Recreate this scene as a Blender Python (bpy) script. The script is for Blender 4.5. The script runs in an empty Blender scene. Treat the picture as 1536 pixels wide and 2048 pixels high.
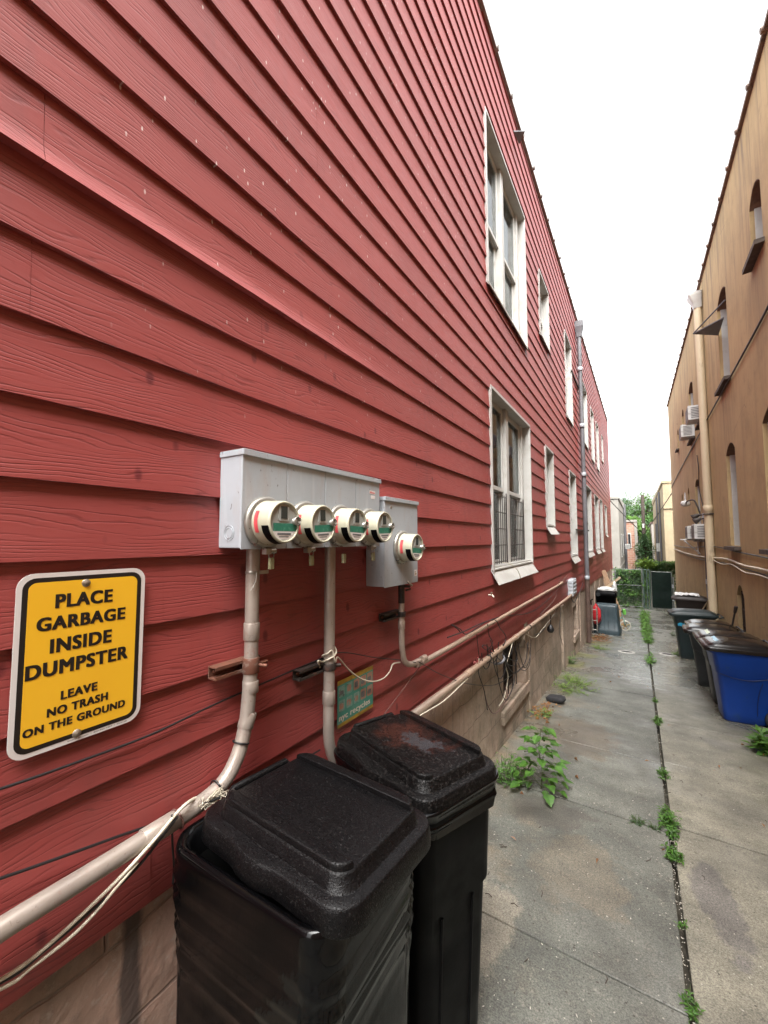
import bpy, bmesh, math, random
from mathutils import Vector, Matrix, noise
R = math.radians
random.seed(7)
scene = bpy.context.scene
COL = scene.collection
EYE = 1.72            # camera height above the paving under it
SL = 0.0746           # the alley falls away from the camera
def gz(y): return -SL*max(-6.0, min(y, 27.0))

# ------------------------------------------------------------------ camera
F_PX, VPX, VPY = 820.0, 1277.0, 1078.0
pitch = math.atan((VPY-1024)/F_PX)
yaw = math.atan((VPX-768)/F_PX*math.cos(pitch))
cam_d = bpy.data.cameras.new('camera'); cam = bpy.data.objects.new('camera', cam_d); COL.objects.link(cam)
cam.location = (0, 0, EYE); cam.rotation_euler = (R(90)+pitch, 0, yaw)
cam_d.sensor_fit = 'VERTICAL'; cam_d.sensor_height = 36; cam_d.lens = F_PX/2048*36
cam_d.clip_start = 0.05; cam_d.clip_end = 2000
scene.camera = cam
_fw = Vector((-math.sin(yaw)*math.cos(pitch), math.cos(yaw)*math.cos(pitch), math.sin(pitch)))
_rt = Vector((math.cos(yaw), math.sin(yaw), 0)); _up = _rt.cross(_fw)
def _ray(px, py): return _fw + _rt*((px-768)/F_PX) - _up*((py-1024)/F_PX)
def W(px, py, X):     # survey helper: point of the plane x = X
    r = _ray(px, py); t = X/r.x; return Vector((X, r.y*t, EYE+r.z*t))
def G(px, py):        # survey helper: point of the paving
    r = _ray(px, py); t = -EYE/(r.z+SL*r.y); return Vector((r.x*t, r.y*t, EYE+r.z*t))
def WY(px, py, Y):
    r = _ray(px, py); t = Y/r.y; return Vector((r.x*t, Y, EYE+r.z*t))

# ------------------------------------------------------------------ mesh builder
class MB:
    def __init__(self): self.v = []; self.f = []; self.m = []; self.s = []
    def add(self, vs, fs, mi=0, sm=False):
        o = len(self.v); self.v += [tuple(p) for p in vs]
        for f in fs: self.f.append(tuple(i+o for i in f)); self.m.append(mi); self.s.append(sm)
    def quad(self, a, b, c, d, mi=0, sm=False): self.add([a, b, c, d], [(0, 1, 2, 3)], mi, sm)
    def box(self, lo, hi, mi=0, M=None):
        x0, y0, z0 = lo; x1, y1, z1 = hi
        vs = [Vector(p) for p in ((x0,y0,z0),(x1,y0,z0),(x1,y1,z0),(x0,y1,z0),(x0,y0,z1),(x1,y0,z1),(x1,y1,z1),(x0,y1,z1))]
        if M: vs = [M @ p for p in vs]
        self.add(vs, [(3,2,1,0),(4,5,6,7),(0,1,5,4),(1,2,6,5),(2,3,7,6),(3,0,4,7)], mi)
    def prism(self, poly, fn, a, b, mi=0, sm=False):   # poly: 2-D points; fn(u, v, w) -> point
        n = len(poly)
        vs = [fn(u, v, a) for u, v in poly] + [fn(u, v, b) for u, v in poly]
        self.add(vs, [tuple(range(n))[::-1], tuple(range(n, 2*n))], mi)
        self.add(vs, [(i, (i+1) % n, n+(i+1) % n, n+i) for i in range(n)], mi, sm)
    def tube(self, pts, r, seg=8, mi=0, cap=True):
        pts = [Vector(p) for p in pts]; n = len(pts)
        rs = r if isinstance(r, (list, tuple)) else [r]*n
        t0 = (pts[1]-pts[0]).normalized()
        nrm = t0.orthogonal().normalized(); rings = []
        for i, p in enumerate(pts):
            t = (pts[min(i+1, n-1)]-pts[max(i-1, 0)])
            t = t.normalized() if t.length > 1e-9 else t0
            nrm = nrm - t*nrm.dot(t)
            nrm = nrm.normalized() if nrm.length > 1e-6 else t.orthogonal().normalized()
            bi = t.cross(nrm)
            rings.append([p + (nrm*math.cos(2*math.pi*k/seg)+bi*math.sin(2*math.pi*k/seg))*rs[i] for k in range(seg)])
        vs = [q for g in rings for q in g]
        fs = [(i*seg+k, i*seg+(k+1) % seg, (i+1)*seg+(k+1) % seg, (i+1)*seg+k) for i in range(n-1) for k in range(seg)]
        self.add(vs, fs, mi, True)
        if cap: self.add(rings[0], [tuple(range(seg))[::-1]], mi); self.add(rings[-1], [tuple(range(seg))], mi)
    def lathe(self, prof, M, seg=32, mi=0, sm=True, a0=0, a1=2*math.pi):   # prof: (radius, height along local z)
        full = abs(a1-a0-2*math.pi) < 1e-6; n = seg if full else seg+1
        vs = [M @ Vector((r*math.cos(a0+(a1-a0)*k/seg), r*math.sin(a0+(a1-a0)*k/seg), h)) for r, h in prof for k in range(n)]
        fs = [(i*n+k, i*n+(k+1) % n, (i+1)*n+(k+1) % n, (i+1)*n+k) for i in range(len(prof)-1) for k in range(n if full else n-1)]
        self.add(vs, fs, mi, sm)
    def loft(self, rings, mi=0, sm=True, cap0=True, cap1=True):
        n = len(rings[0]); vs = [p for g in rings for p in g]
        fs = [(i*n+k, i*n+(k+1) % n, (i+1)*n+(k+1) % n, (i+1)*n+k) for i in range(len(rings)-1) for k in range(n)]
        self.add(vs, fs, mi, sm)
        if cap0: self.add(rings[0], [tuple(range(n))[::-1]], mi)
        if cap1: self.add(rings[-1], [tuple(range(n))], mi)
    def build(self, name, mats, parent=None, bevel=0, seg=2, smooth_angle=None, weld=False):
        me = bpy.data.meshes.new(name); me.from_pydata(self.v, [], self.f)
        mats = mats if isinstance(mats, (list, tuple)) else [mats]
        for m in mats: me.materials.append(m)
        me.polygons.foreach_set('material_index', self.m); me.polygons.foreach_set('use_smooth', self.s)
        if weld:
            b = bmesh.new(); b.from_mesh(me); bmesh.ops.remove_doubles(b, verts=b.verts, dist=1e-5)
            bmesh.ops.recalc_face_normals(b, faces=b.faces); b.to_mesh(me); b.free()
        me.update()
        o = bpy.data.objects.new(name, me); COL.objects.link(o)
        if parent: o.parent = parent
        if bevel:
            md = o.modifiers.new('bevel', 'BEVEL'); md.width = bevel; md.segments = seg; md.limit_method = 'ANGLE'; md.angle_limit = R(35)
        return o
def tag(o, label=None, cat=None, group=None, kind=None):
    if label: o['label'] = label
    if cat: o['category'] = cat
    if group: o['group'] = group
    if kind: o['kind'] = kind
    return o
def thing(name, label, cat, loc=(0, 0, 0), rz=0, group=None):
    o = bpy.data.objects.new(name, None); COL.objects.link(o); o.empty_display_size = .1
    o.location = loc; o.rotation_euler = (0, 0, rz)
    return tag(o, label, cat, group)
def copy_tree(o, parent=None):
    c = o.copy(); COL.objects.link(c)
    if parent: c.parent = parent
    for ch in list(o.children): copy_tree(ch, c)
    return c
def rrect(a, b, r, n=6):          # rounded rectangle outline, half sizes a, b
    out = []
    for cx, cy, s in ((a-r, b-r, 0), (-a+r, b-r, 1), (-a+r, -b+r, 2), (a-r, -b+r, 3)):
        for k in range(n+1):
            t = (s+k/n)*math.pi/2; out.append((cx+r*math.cos(t), cy+r*math.sin(t)))
    return out
def spline(pts, n=6):
    pts = [Vector(p) for p in pts]
    if len(pts) < 3: return pts
    P = [2*pts[0]-pts[1]] + pts + [2*pts[-1]-pts[-2]]; out = []
    for i in range(1, len(P)-2):
        for k in range(n):
            t = k/n; a, b, c, d = P[i-1:i+3]
            out.append(0.5*((2*b)+(c-a)*t+(2*a-5*b+4*c-d)*t*t+(3*b-a-3*c+d)*t**3))
    return out+[pts[-1]]
def boolean_cut(o, cutters):
    mb = MB()
    for c in cutters: c(mb)
    me = bpy.data.meshes.new('cut'); me.from_pydata(mb.v, [], mb.f)
    b = bmesh.new(); b.from_mesh(me); bmesh.ops.remove_doubles(b, verts=b.verts, dist=1e-5); bmesh.ops.recalc_face_normals(b, faces=b.faces); b.to_mesh(me); b.free()
    co = bpy.data.objects.new('cut', me); COL.objects.link(co)
    md = o.modifiers.new('b', 'BOOLEAN'); md.operation = 'DIFFERENCE'; md.object = co; md.solver = 'EXACT'
    dg = bpy.context.evaluated_depsgraph_get()
    nm = bpy.data.meshes.new_from_object(o.evaluated_get(dg)); o.modifiers.clear(); o.data = nm
    bpy.data.objects.remove(co)

# ------------------------------------------------------------------ node helpers
class NT:
    def __init__(self, name):
        self.m = bpy.data.materials.new(name); self.m.use_nodes = True; self.t = self.m.node_tree
        self.b = self.t.nodes['Principled BSDF']; self._co = None
    def n(self, typ, **kw):
        nd = self.t.nodes.new(typ)
        for k, v in kw.items(): setattr(nd, k, v)
        return nd
    def set(self, sock, val):
        if hasattr(val, 'bl_idname') or isinstance(val, bpy.types.NodeSocket): self.t.links.new(val, sock)
        else:
            if sock.type == 'RGBA' and not isinstance(val, (int, float)): val = (*val[:3], 1)
            sock.default_value = val
    def obj(self):
        if self._co is None: self._co = self.n('ShaderNodeTexCoord').outputs['Object']
        return self._co
    def math(self, op, a, b=None, c=None, clamp=False):
        nd = self.n('ShaderNodeMath', operation=op, use_clamp=clamp)
        for i, x in enumerate((a, b, c)):
            if x is not None: self.set(nd.inputs[i], x)
        return nd.outputs[0]
    def scale(self, v, s, off=(0, 0, 0)):
        nd = self.n('ShaderNodeMapping'); self.set(nd.inputs['Vector'], v); nd.inputs['Scale'].default_value = s; nd.inputs['Location'].default_value = off
        return nd.outputs[0]
    def noise(self, v, sc, det=4, rough=.55, dist=0, out='Fac'):
        nd = self.n('ShaderNodeTexNoise'); self.set(nd.inputs['Vector'], v)
        nd.inputs['Scale'].default_value = sc; nd.inputs['Detail'].default_value = det; nd.inputs['Roughness'].default_value = rough; nd.inputs['Distortion'].default_value = dist
        return nd.outputs[out]
    def voro(self, v, sc, feature='F1'):
        nd = self.n('ShaderNodeTexVoronoi', feature=feature); self.set(nd.inputs['Vector'], v); nd.inputs['Scale'].default_value = sc
        return nd
    def ramp(self, x, lo, hi, a=0., b=1.):
        nd = self.n('ShaderNodeMapRange'); nd.clamp = True
        for i, q in enumerate((x, lo, hi, a, b)): self.set(nd.inputs[i], q)
        return nd.outputs[0]
    def mix(self, f, a, b, mode='MIX'):
        nd = self.n('ShaderNodeMix', data_type='RGBA', blend_type=mode)
        self.set(nd.inputs[0], f); self.set(nd.inputs[6], a); self.set(nd.inputs[7], b); return nd.outputs[2]
    def sep(self, v):
        nd = self.n('ShaderNodeSeparateXYZ'); self.set(nd.inputs[0], v); return nd.outputs
    def comb(self, x, y, z):
        nd = self.n('ShaderNodeCombineXYZ')
        for i, q in enumerate((x, y, z)): self.set(nd.inputs[i], q)
        return nd.outputs[0]
    def bump(self, h, strength=.3, dist=.002, prev=None):
        nd = self.n('ShaderNodeBump'); self.set(nd.inputs['Height'], h); nd.inputs['Strength'].default_value = strength; nd.inputs['Distance'].default_value = dist
        if prev: self.set(nd.inputs['Normal'], prev)
        return nd.outputs[0]
    def out(self, col=None, rough=None, nrm=None, **kw):
        if col is not None: self.set(self.b.inputs['Base Color'], col)
        if rough is not None: self.set(self.b.inputs['Roughness'], rough)
        if nrm is not None: self.set(self.b.inputs['Normal'], nrm)
        for k, v in kw.items(): self.set(self.b.inputs[k.replace('_', ' ')], v)
        return self.m
def simple(name, a, b=None, rough=.5, sc=8, bump=.1, bdist=.002, bsc=40, metal=0, dirt=None, dsc=5, dlo=.55, dhi=.7, stretch=(1, 1, 1), **kw):
    t = NT(name); b = b or tuple(x*.8 for x in a)
    v = t.scale(t.obj(), stretch)
    c = t.mix(t.ramp(t.noise(v, sc, 5), .35, .65), a, b)
    if dirt: c = t.mix(t.ramp(t.noise(v, dsc, 6, .65), dlo, dhi), c, dirt)
    rr = t.ramp(t.noise(v, sc*1.7, 3), .3, .7, rough*.85, min(1, rough*1.15))
    return t.out(c, rr, t.bump(t.noise(v, bsc, 4), bump, bdist) if bump else None, Metallic=metal, **kw)
# ------------------------------------------------------------------ materials
def mat_siding():
    t = NT('red_siding'); x, y, z = t.sep(t.obj())
    row = t.math('FLOOR', t.math('DIVIDE', t.math('SUBTRACT', z, EYE-.052), .1925))
    yy = t.math('ADD', y, t.math('MULTIPLY', row, 3.17))
    v = t.comb(t.math('MULTIPLY', row, 5.1), t.math('MULTIPLY', yy, 1.7), t.math('MULTIPLY', z, 9.))
    n1 = t.noise(v, 1.0, 2., .5)
    fine = t.noise(t.comb(0., t.math('MULTIPLY', yy, 11.), t.math('MULTIPLY', z, 80.)), 1., 2)
    fr = t.math('FRACT', t.math('ADD', t.math('MULTIPLY', z, 75.), t.math('ADD', t.math('MULTIPLY', n1, 11.), t.math('MULTIPLY', fine, .9))))
    line = t.math('SUBTRACT', 1., t.ramp(t.math('ABSOLUTE', t.math('SUBTRACT', fr, .5)), .0, .2))
    mask = t.ramp(t.noise(t.comb(0., t.math('MULTIPLY', yy, 3.), t.math('MULTIPLY', z, 25.)), 1., 3), .36, .54)
    g = t.math('MULTIPLY', line, mask)
    fib = t.noise(t.comb(0., t.math('MULTIPLY', yy, 14.), t.math('MULTIPLY', z, 260.)), 1., 3)
    base = t.mix(t.ramp(t.noise(t.obj(), .9, 4), .35, .7), (.286, .052, .046), (.248, .046, .043))
    base = t.mix(t.ramp(t.noise(t.comb(t.math('MULTIPLY', row, 7.), t.math('MULTIPLY', y, .3), 0.), 1., 0), .35, .65, 0, .35), base, (.35, .06, .055))
    base = t.mix(t.math('MULTIPLY', g, .42), base, (.10, .020, .022))  # grain lines darkened in the colour, standing in for shade in the grooves
    # dark run marks, low on the wall
    vd = t.voro(t.comb(0., t.math('MULTIPLY', y, 11.), t.math('MULTIPLY', z, 6.2)), 1.)
    d = t.math('MULTIPLY', t.ramp(vd.outputs['Distance'], .09, .17, 1, 0), t.math('GREATER_THAN', t.sep(vd.outputs['Color'])[0], .42))
    d = t.math('MULTIPLY', d, t.ramp(z, 2.2, 3.2, 1, 0))
    base = t.mix(t.ramp(t.noise(t.scale(t.obj(), (1, 1, 2.2)), 1.1, 6, .68), .50, .70, 0, .4), base, (.335, .076, .068))
    base = t.mix(t.ramp(t.noise(t.scale(t.obj(), (1, 5, .6)), 1.3, 6, .68), .56, .72, 0, .35), base, (.16, .04, .04))
    base = t.mix(t.math('MULTIPLY', d, .85), base, (.11, .012, .016))
    # pale splashes higher up
    vs = t.voro(t.comb(3., t.math('MULTIPLY', y, 66.), t.math('MULTIPLY', z, 24.)), 1.)
    w = t.math('MULTIPLY', t.ramp(vs.outputs['Distance'], .14, .24, 1, 0), t.math('GREATER_THAN', t.sep(vs.outputs['Color'])[1], .925))
    w = t.math('MULTIPLY', w, t.ramp(t.noise(t.obj(), 1.6, 2), .38, .5))
    w = t.math('MULTIPLY', w, t.ramp(z, 2.0, 2.9))
    base = t.mix(w, base, (.62, .5, .47))
    # grime low down
    gr = t.math('MULTIPLY', t.ramp(t.noise(t.scale(t.obj(), (1, 1, .4)), 2.2, 6), .5, .75), t.ramp(z, .9, 1.8, .7, 0))
    base = t.mix(gr, base, (.13, .05, .045))
    h = t.math('SUBTRACT', t.math('MULTIPLY', fib, .25), g)
    nrm = t.bump(h, .42, .0016)
    return t.out(base, t.ramp(fine, .3, .7, .42, .55), nrm, Specular_IOR_Level=.55)
def mat_concrete():
    t = NT('concrete'); x, y, z = t.sep(t.obj()); o = t.obj()
    n1 = t.noise(o, 1.3, 6, .6); n2 = t.noise(o, 9, 6, .65); n3 = t.noise(o, 70, 3, .6)
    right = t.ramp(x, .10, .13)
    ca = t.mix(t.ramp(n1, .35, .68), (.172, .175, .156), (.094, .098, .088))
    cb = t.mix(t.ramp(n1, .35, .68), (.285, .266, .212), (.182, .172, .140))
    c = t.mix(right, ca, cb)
    c = t.mix(t.ramp(n2, .42, .72, 0, .75), c, (.055, .052, .046))
    c = t.mix(t.ramp(t.noise(o, 32, 5, .7), .54, .72, 0, .5), c, (.26, .245, .21))
    c = t.mix(t.ramp(n3, .5, .8, 0, .6), c, (.075, .07, .06))
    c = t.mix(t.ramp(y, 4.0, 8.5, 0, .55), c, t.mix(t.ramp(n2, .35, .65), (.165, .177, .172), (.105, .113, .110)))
    # light aggregate
    vo = t.voro(o, 55); c = t.mix(t.math('MULTIPLY', t.ramp(vo.outputs['Distance'], .16, .24, 1, 0), t.math('GREATER_THAN', t.sep(vo.outputs['Color'])[0], .95)), c, (.36, .34, .30))
    vo = t.voro(o, 38); c = t.mix(t.math('MULTIPLY', t.ramp(vo.outputs['Distance'], .15, .24, 1, 0), t.math('GREATER_THAN', t.sep(vo.outputs['Color'])[0], .86)), c, (.06, .055, .045))
    # moss and soil towards the walls
    mo = t.math('ADD', t.ramp(x, .62, 1.25, 0, .55), t.ramp(t.noise(o, 3.1, 6, .65), .3, .75, -.25, .45), clamp=True)
    mo = t.math('MULTIPLY', mo, t.ramp(x, .45, .8)); c = t.mix(mo, c, (.055, .058, .028))
    so = t.math('ADD', t.ramp(x, -1.2, -.62, .55, 0), t.ramp(t.noise(o, 2.7, 6, .65), .3, .75, -.4, .38), clamp=True)
    so = t.math('MULTIPLY', so, t.ramp(x, -.7, -.35, 1, 0)); c = t.mix(so, c, t.mix(t.ramp(t.noise(o, 6, 4), .4, .6), (.19, .13, .075), (.095, .075, .05)))
    mg = t.math('MULTIPLY', t.ramp(t.noise(o, 1.7, 5, .6, 0), .52, .62), t.math('MULTIPLY', t.ramp(y, 5.6, 7.2), t.ramp(x, -.95, -.45, 1, 0))); c = t.mix(t.math('MULTIPLY', mg, .7), c, (.12, .125, .03))
    def spot(cx, cy, rx, ry, rot, col, amt, c):
        dx = t.math('SUBTRACT', x, cx); dy = t.math('SUBTRACT', y, cy); ca, sa = math.cos(rot), math.sin(rot)
        u = t.math('DIVIDE', t.math('ADD', t.math('MULTIPLY', dx, ca), t.math('MULTIPLY', dy, sa)), rx)
        w = t.math('DIVIDE', t.math('SUBTRACT', t.math('MULTIPLY', dy, ca), t.math('MULTIPLY', dx, sa)), ry)
        d = t.math('SQRT', t.math('ADD', t.math('MULTIPLY', u, u), t.math('MULTIPLY', w, w)))
        d = t.math('ADD', d, t.math('MULTIPLY', t.math('SUBTRACT', t.noise(o, 7, 6, .65), .5), 2.0))
        return t.mix(t.ramp(d, .8, 1.05, amt, 0), c, col)
    c = spot(.30, 2.92, .10, .36, .12, (.13, .12, .115), .8, c)
    c = spot(-.62, 3.25, .28, .22, .3, (.075, .068, .06), .75, c)
    c = spot(-.35, 2.75, .25, .35, 0, (.16, .13, .095), .45, c)
    c = spot(-.72, 2.1, .16, .3, 0, (.27, .24, .195), .6, c)
    c = spot(.62, 5.6, .12, .2, .5, (.12, .115, .11), .5, c)
    c = spot(-.6, 4.9, .35, .6, .2, (.12, .095, .07), .6, c)
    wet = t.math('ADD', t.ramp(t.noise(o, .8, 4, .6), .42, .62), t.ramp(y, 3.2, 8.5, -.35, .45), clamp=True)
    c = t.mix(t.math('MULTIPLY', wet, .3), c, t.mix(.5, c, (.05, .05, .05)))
    rough = t.math('ADD', t.ramp(wet, 0, 1, .82, .24), t.ramp(n2, .4, .7, -.06, .08))
    c = t.mix(1., c, t.mix(t.ramp(t.noise(o, 150, 3, .7), .32, .68), (.5, .5, .5), (1.5, 1.5, 1.46)), 'MULTIPLY')
    c = t.mix(1., c, t.mix(t.ramp(t.noise(o, 4.5, 9, .72), .3, .7), (.55, .55, .55), (1.45, 1.45, 1.42)), 'MULTIPLY')
    h = t.math('ADD', t.math('MULTIPLY', n3, .5), n2)
    return t.out(c, rough, t.bump(h, .5, .005))
SY = W(262, 1900, -1.222).y
def mat_stone():
    t = NT('foundation_stucco'); o = t.obj(); x, y, z = t.sep(o)
    n1 = t.noise(o, 1.6, 6, .6); n2 = t.noise(o, 12, 6, .65)
    c = t.mix(t.ramp(n1, .38, .62), (.40, .255, .195), (.25, .18, .135))
    c = t.mix(t.ramp(y, 2.6, 3.6, 0, .6), c, t.mix(t.ramp(n1, .42, .58), (.46, .38, .29), (.27, .235, .175)))
    c = t.mix(t.ramp(y, 7.5, 9.5, 0, .55), c, (.42, .32, .25))
    c = t.mix(t.ramp(n2, .5, .75, 0, .6), c, (.12, .09, .07))
    c = t.mix(t.ramp(t.noise(t.scale(o, (1, 6, .7)), 1.4, 5, .6), .55, .72, 0, .55), c, (.10, .075, .06))
    br = t.n('ShaderNodeTexBrick'); t.set(br.inputs['Vector'], t.comb(t.math('ADD', y, t.math('MULTIPLY', n1, .06)), t.math('ADD', z, t.math('MULTIPLY', t.noise(o, 2.3, 3), .09)), 0.))
    br.inputs['Scale'].default_value = 1; br.inputs['Brick Width'].default_value = .62; br.inputs['Row Height'].default_value = .23
    br.inputs['Mortar Size'].default_value = .006; br.inputs['Mortar Smooth'].default_value = .6
    c = t.mix(t.ramp(t.noise(o, 30, 5, .7), .56, .68, 0, .5), c, (.42, .36, .30))
    sd = t.math('ADD', t.math('ABSOLUTE', t.math('SUBTRACT', y, SY)), t.math('MULTIPLY', t.math('SUBTRACT', t.noise(t.scale(o, (1, 1, .5)), 14, 5, .6), .5), .05))
    c = t.mix(t.ramp(sd, .018, .034, .8, 0), c, (.045, .035, .032))
    h = t.math('SUBTRACT', t.math('MULTIPLY', n2, .8), t.math('MULTIPLY', br.outputs['Fac'], .55))
    c = t.mix(t.math('MULTIPLY', br.outputs['Fac'], .35), c, (.09, .065, .05))
    mossy = t.math('MULTIPLY', t.ramp(t.noise(o, 4, 5), .45, .7), t.ramp(t.math('ADD', z, t.math('MULTIPLY', y, SL)), .02, .3, .8, 0)); c = t.mix(mossy, c, (.05, .05, .03))
    return t.out(c, .78, t.bump(h, .8, .016))
def mat_stucco(name, a, b, dark, spread=1., sills=None):
    t = NT(name); o = t.obj(); x, y, z = t.sep(o)
    n1 = t.noise(o, .9, 5, .6); n2 = t.noise(o, 60, 4, .6)
    c = t.mix(t.ramp(n1, .35, .65), a, b)
    st = t.noise(t.scale(o, (2.6*spread, 2.6*spread, .3)), 1., 7, .66, .6)
    c = t.mix(t.ramp(st, .5, .78, 0, .6), c, t.mix(.5, dark, b))
    st2 = t.noise(t.scale(o, (6*spread, 6*spread, .45), (4, 2, 0)), 1., 6, .66, .5)
    c = t.mix(t.math('MULTIPLY', t.ramp(st2, .50, .68), t.ramp(z, 3.6, 7.5, .12, .9)), c, dark)
    c = t.mix(t.ramp(t.noise(o, 3, 6, .7), .58, .75, 0, .45), c, dark)
    for (ya, yb, zs) in (sills or ()):      # run-off marks under the window sills
        m = t.ramp(t.math('ABSOLUTE', t.math('SUBTRACT', y, (ya+yb)/2)), (yb-ya)*.40, (yb-ya)*.62, 1, 0)
        m = t.math('MULTIPLY', m, t.math('MULTIPLY', t.ramp(z, zs-1.5, zs-.1), t.math('LESS_THAN', z, zs)))
        m = t.math('MULTIPLY', m, t.ramp(t.noise(t.scale(o, (7, 7, .5)), 1.4, 6, .65), .38, .66))
        c = t.mix(t.math('MULTIPLY', m, .75), c, dark)
    blot = t.ramp(t.noise(o, 1.7, 8, .72), .50, .62); c = t.mix(t.math('MULTIPLY', blot, .30), c, tuple(q*.55 for q in a))
    low = t.math('MULTIPLY', t.ramp(z, -.6, 1.1, 1, 0), t.ramp(t.noise(o, 2.4, 6, .7), .42, .62)); c = t.mix(t.math('MULTIPLY', low, .5), c, dark)
    vo = t.voro(t.scale(o, (1, 1, .7)), .8, 'DISTANCE_TO_EDGE'); cr = t.math('MULTIPLY', t.ramp(t.math('ADD', vo.outputs['Distance'], t.math('MULTIPLY', t.noise(o, 9, 4), .02)), .011, .016, 1, 0), t.ramp(t.noise(o, .7, 2), .5, .6))
    c = t.mix(t.math('MULTIPLY', cr, .6), c, dark)
    return t.out(c, .85, t.bump(t.math('ADD', n2, t.math('MULTIPLY', n1, 2.)), .35, .004))
def mat_lid():
    t = NT('wet_black_plastic'); o = t.obj()
    n = t.noise(o, 250, 3, .6); vo = t.voro(o, 260); big = t.noise(o, 4, 3)
    fl = t.math('MULTIPLY', t.math('MULTIPLY', t.ramp(n, .50, .62), t.ramp(t.sep(vo.outputs['Color'])[0], .35, .75)), t.ramp(t.noise(o, 14, 4, .6), .35, .62, .25, 1))
    c = t.mix(t.math('MULTIPLY', fl, .8), (.0022, .002, .0024), (.016, .0152, .0152))
    c = t.mix(t.ramp(t.noise(o, 210, 2), .62, .70, 0, .55), c, (.045, .043, .042))
    h = t.math('ADD', t.math('MULTIPLY', n, 1.), t.ramp(vo.outputs['Distance'], .1, .5, 1, 0))
    return t.out(c, t.ramp(n, .4, .65, .5, .22), t.bump(h, .35, .002), Specular_IOR_Level=.2)
def mat_lid_worn():
    t = NT('worn_black_plastic'); o = t.obj(); x, y, z = t.sep(o)
    n = t.noise(o, 120, 3, .6); vo = t.voro(o, 170)
    c = t.mix(t.ramp(n, .5, .64, 0, .75), (.0026, .0023, .0024), (.024, .022, .021))
    d = t.math('SQRT', t.math('ADD', t.math('POWER', t.math('DIVIDE', t.math('ADD', x, .03), .19), 2.), t.math('POWER', t.math('DIVIDE', t.math('ADD', y, -.03), .13), 2.)))
    d = t.math('ADD', d, t.math('MULTIPLY', t.math('SUBTRACT', t.noise(o, 11, 6, .7), .5), 3.2))
    c = t.mix(t.ramp(d, .5, 1.05, .85, 0), c, t.mix(t.ramp(n, .4, .6), (.048, .016, .011), (.014, .006, .005)))
    d2 = t.math('ADD', t.math('SQRT', t.math('ADD', t.math('POWER', t.math('DIVIDE', t.math('ADD', x, -.04), .12), 2.), t.math('POWER', t.math('DIVIDE', t.math('ADD', y, -.02), .07), 2.))), t.math('MULTIPLY', t.math('SUBTRACT', t.noise(o, 19, 6, .75), .5), 4.5))
    c = t.mix(t.ramp(d2, .45, .75, .8, 0), c, (.034, .036, .040))
    h = t.math('ADD', n, t.ramp(vo.outputs['Distance'], .1, .5, 1, 0))
    return t.out(c, t.ramp(n, .4, .65, .48, .22), t.bump(h, .4, .002), Specular_IOR_Level=.13)
def mat_leaf(name, a, b, sc=3.):
    t = NT(name); o = t.obj()
    oi = t.n('ShaderNodeNewGeometry').outputs['Random Per Island']
    c = t.mix(oi, a, b); c = t.mix(t.ramp(t.noise(o, sc, 3), .4, .65, 0, .6), c, tuple(q*.5 for q in a))
    m = t.out(c, .5)
    tr = t.n('ShaderNodeBsdfTranslucent'); t.set(tr.inputs['Color'], t.mix(.5, c, (.25, .35, .05)))
    mx = t.n('ShaderNodeMixShader'); mx.inputs[0].default_value = .3
    t.set(mx.inputs[1], t.b.outputs[0]); t.set(mx.inputs[2], tr.outputs[0]); t.set(t.t.nodes['Material Output'].inputs[0], mx.outputs[0])
    return m
def mat_glass():
    t = NT('window_glass'); fr = t.n('ShaderNodeFresnel'); fr.inputs[0].default_value = 1.5
    g = t.n('ShaderNodeBsdfGlossy'); g.inputs['Roughness'].default_value = .03
    tr = t.n('ShaderNodeBsdfTransparent'); tr.inputs[0].default_value = (.75, .8, .8, 1)
    mx = t.n('ShaderNodeMixShader'); t.set(mx.inputs[0], t.math('MULTIPLY', fr.outputs[0], .8, clamp=True)); t.set(mx.inputs[1], tr.outputs[0]); t.set(mx.inputs[2], g.outputs[0])
    t.set(t.t.nodes['Material Output'].inputs[0], mx.outputs[0]); return t.m
def mat_pipe():
    t = NT('painted_conduit'); o = t.obj(); x, y, z = t.sep(o)
    c = t.mix(t.ramp(t.noise(o, 5, 5), .35, .65), (.42, .36, .31), (.33, .28, .245))
    c = t.mix(t.ramp(y, 1.6, 3.2), c, t.mix(t.ramp(t.noise(o, 6, 5), .35, .65), (.47, .33, .235), (.40, .28, .205)))
    c = t.mix(t.ramp(t.noise(o, 26, 6, .7), .58, .72, 0, .55), c, (.30, .115, .09))
    c = t.mix(t.ramp(t.noise(o, 60, 4, .7), .62, .72, 0, .7), c, (.13, .10, .085))
    return t.out(c, t.ramp(t.noise(o, 14, 3), .3, .7, .3, .48), t.bump(t.noise(o, 70, 4), .12, .002), Metallic=.4)
def mat_box():
    t = NT('grey_enamel'); o = t.obj()
    c = t.mix(t.ramp(t.noise(o, 3, 5), .35, .65), (.43, .465, .50), (.37, .40, .43))
    c = t.mix(t.ramp(t.noise(t.scale(o, (6, 6, 1.3)), 2.5, 6, .65), .56, .72, 0, .5), c, (.40, .33, .31))
    c = t.mix(t.ramp(t.noise(t.scale(o, (1, 1, .6)), 45, 4, .7), .64, .70, 0, .75), c, (.13, .105, .10))
    c = t.mix(t.ramp(t.noise(t.scale(o, (8, 8, 1)), 3, 3), .6, .72, 0, .25), c, (.6, .62, .63))
    return t.out(c, t.ramp(t.noise(o, 8, 4), .3, .7, .38, .55), t.bump(t.noise(o, 9, 3), .06, .004), Metallic=.1)
def mat_wood(name, a, b):
    t = NT(name); o = t.obj(); n = t.noise(t.scale(o, (14, 14, 1.2)), 2, 5, .6)
    return t.out(t.mix(t.ramp(n, .35, .65), a, b), .75, t.bump(n, .3, .002))

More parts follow.
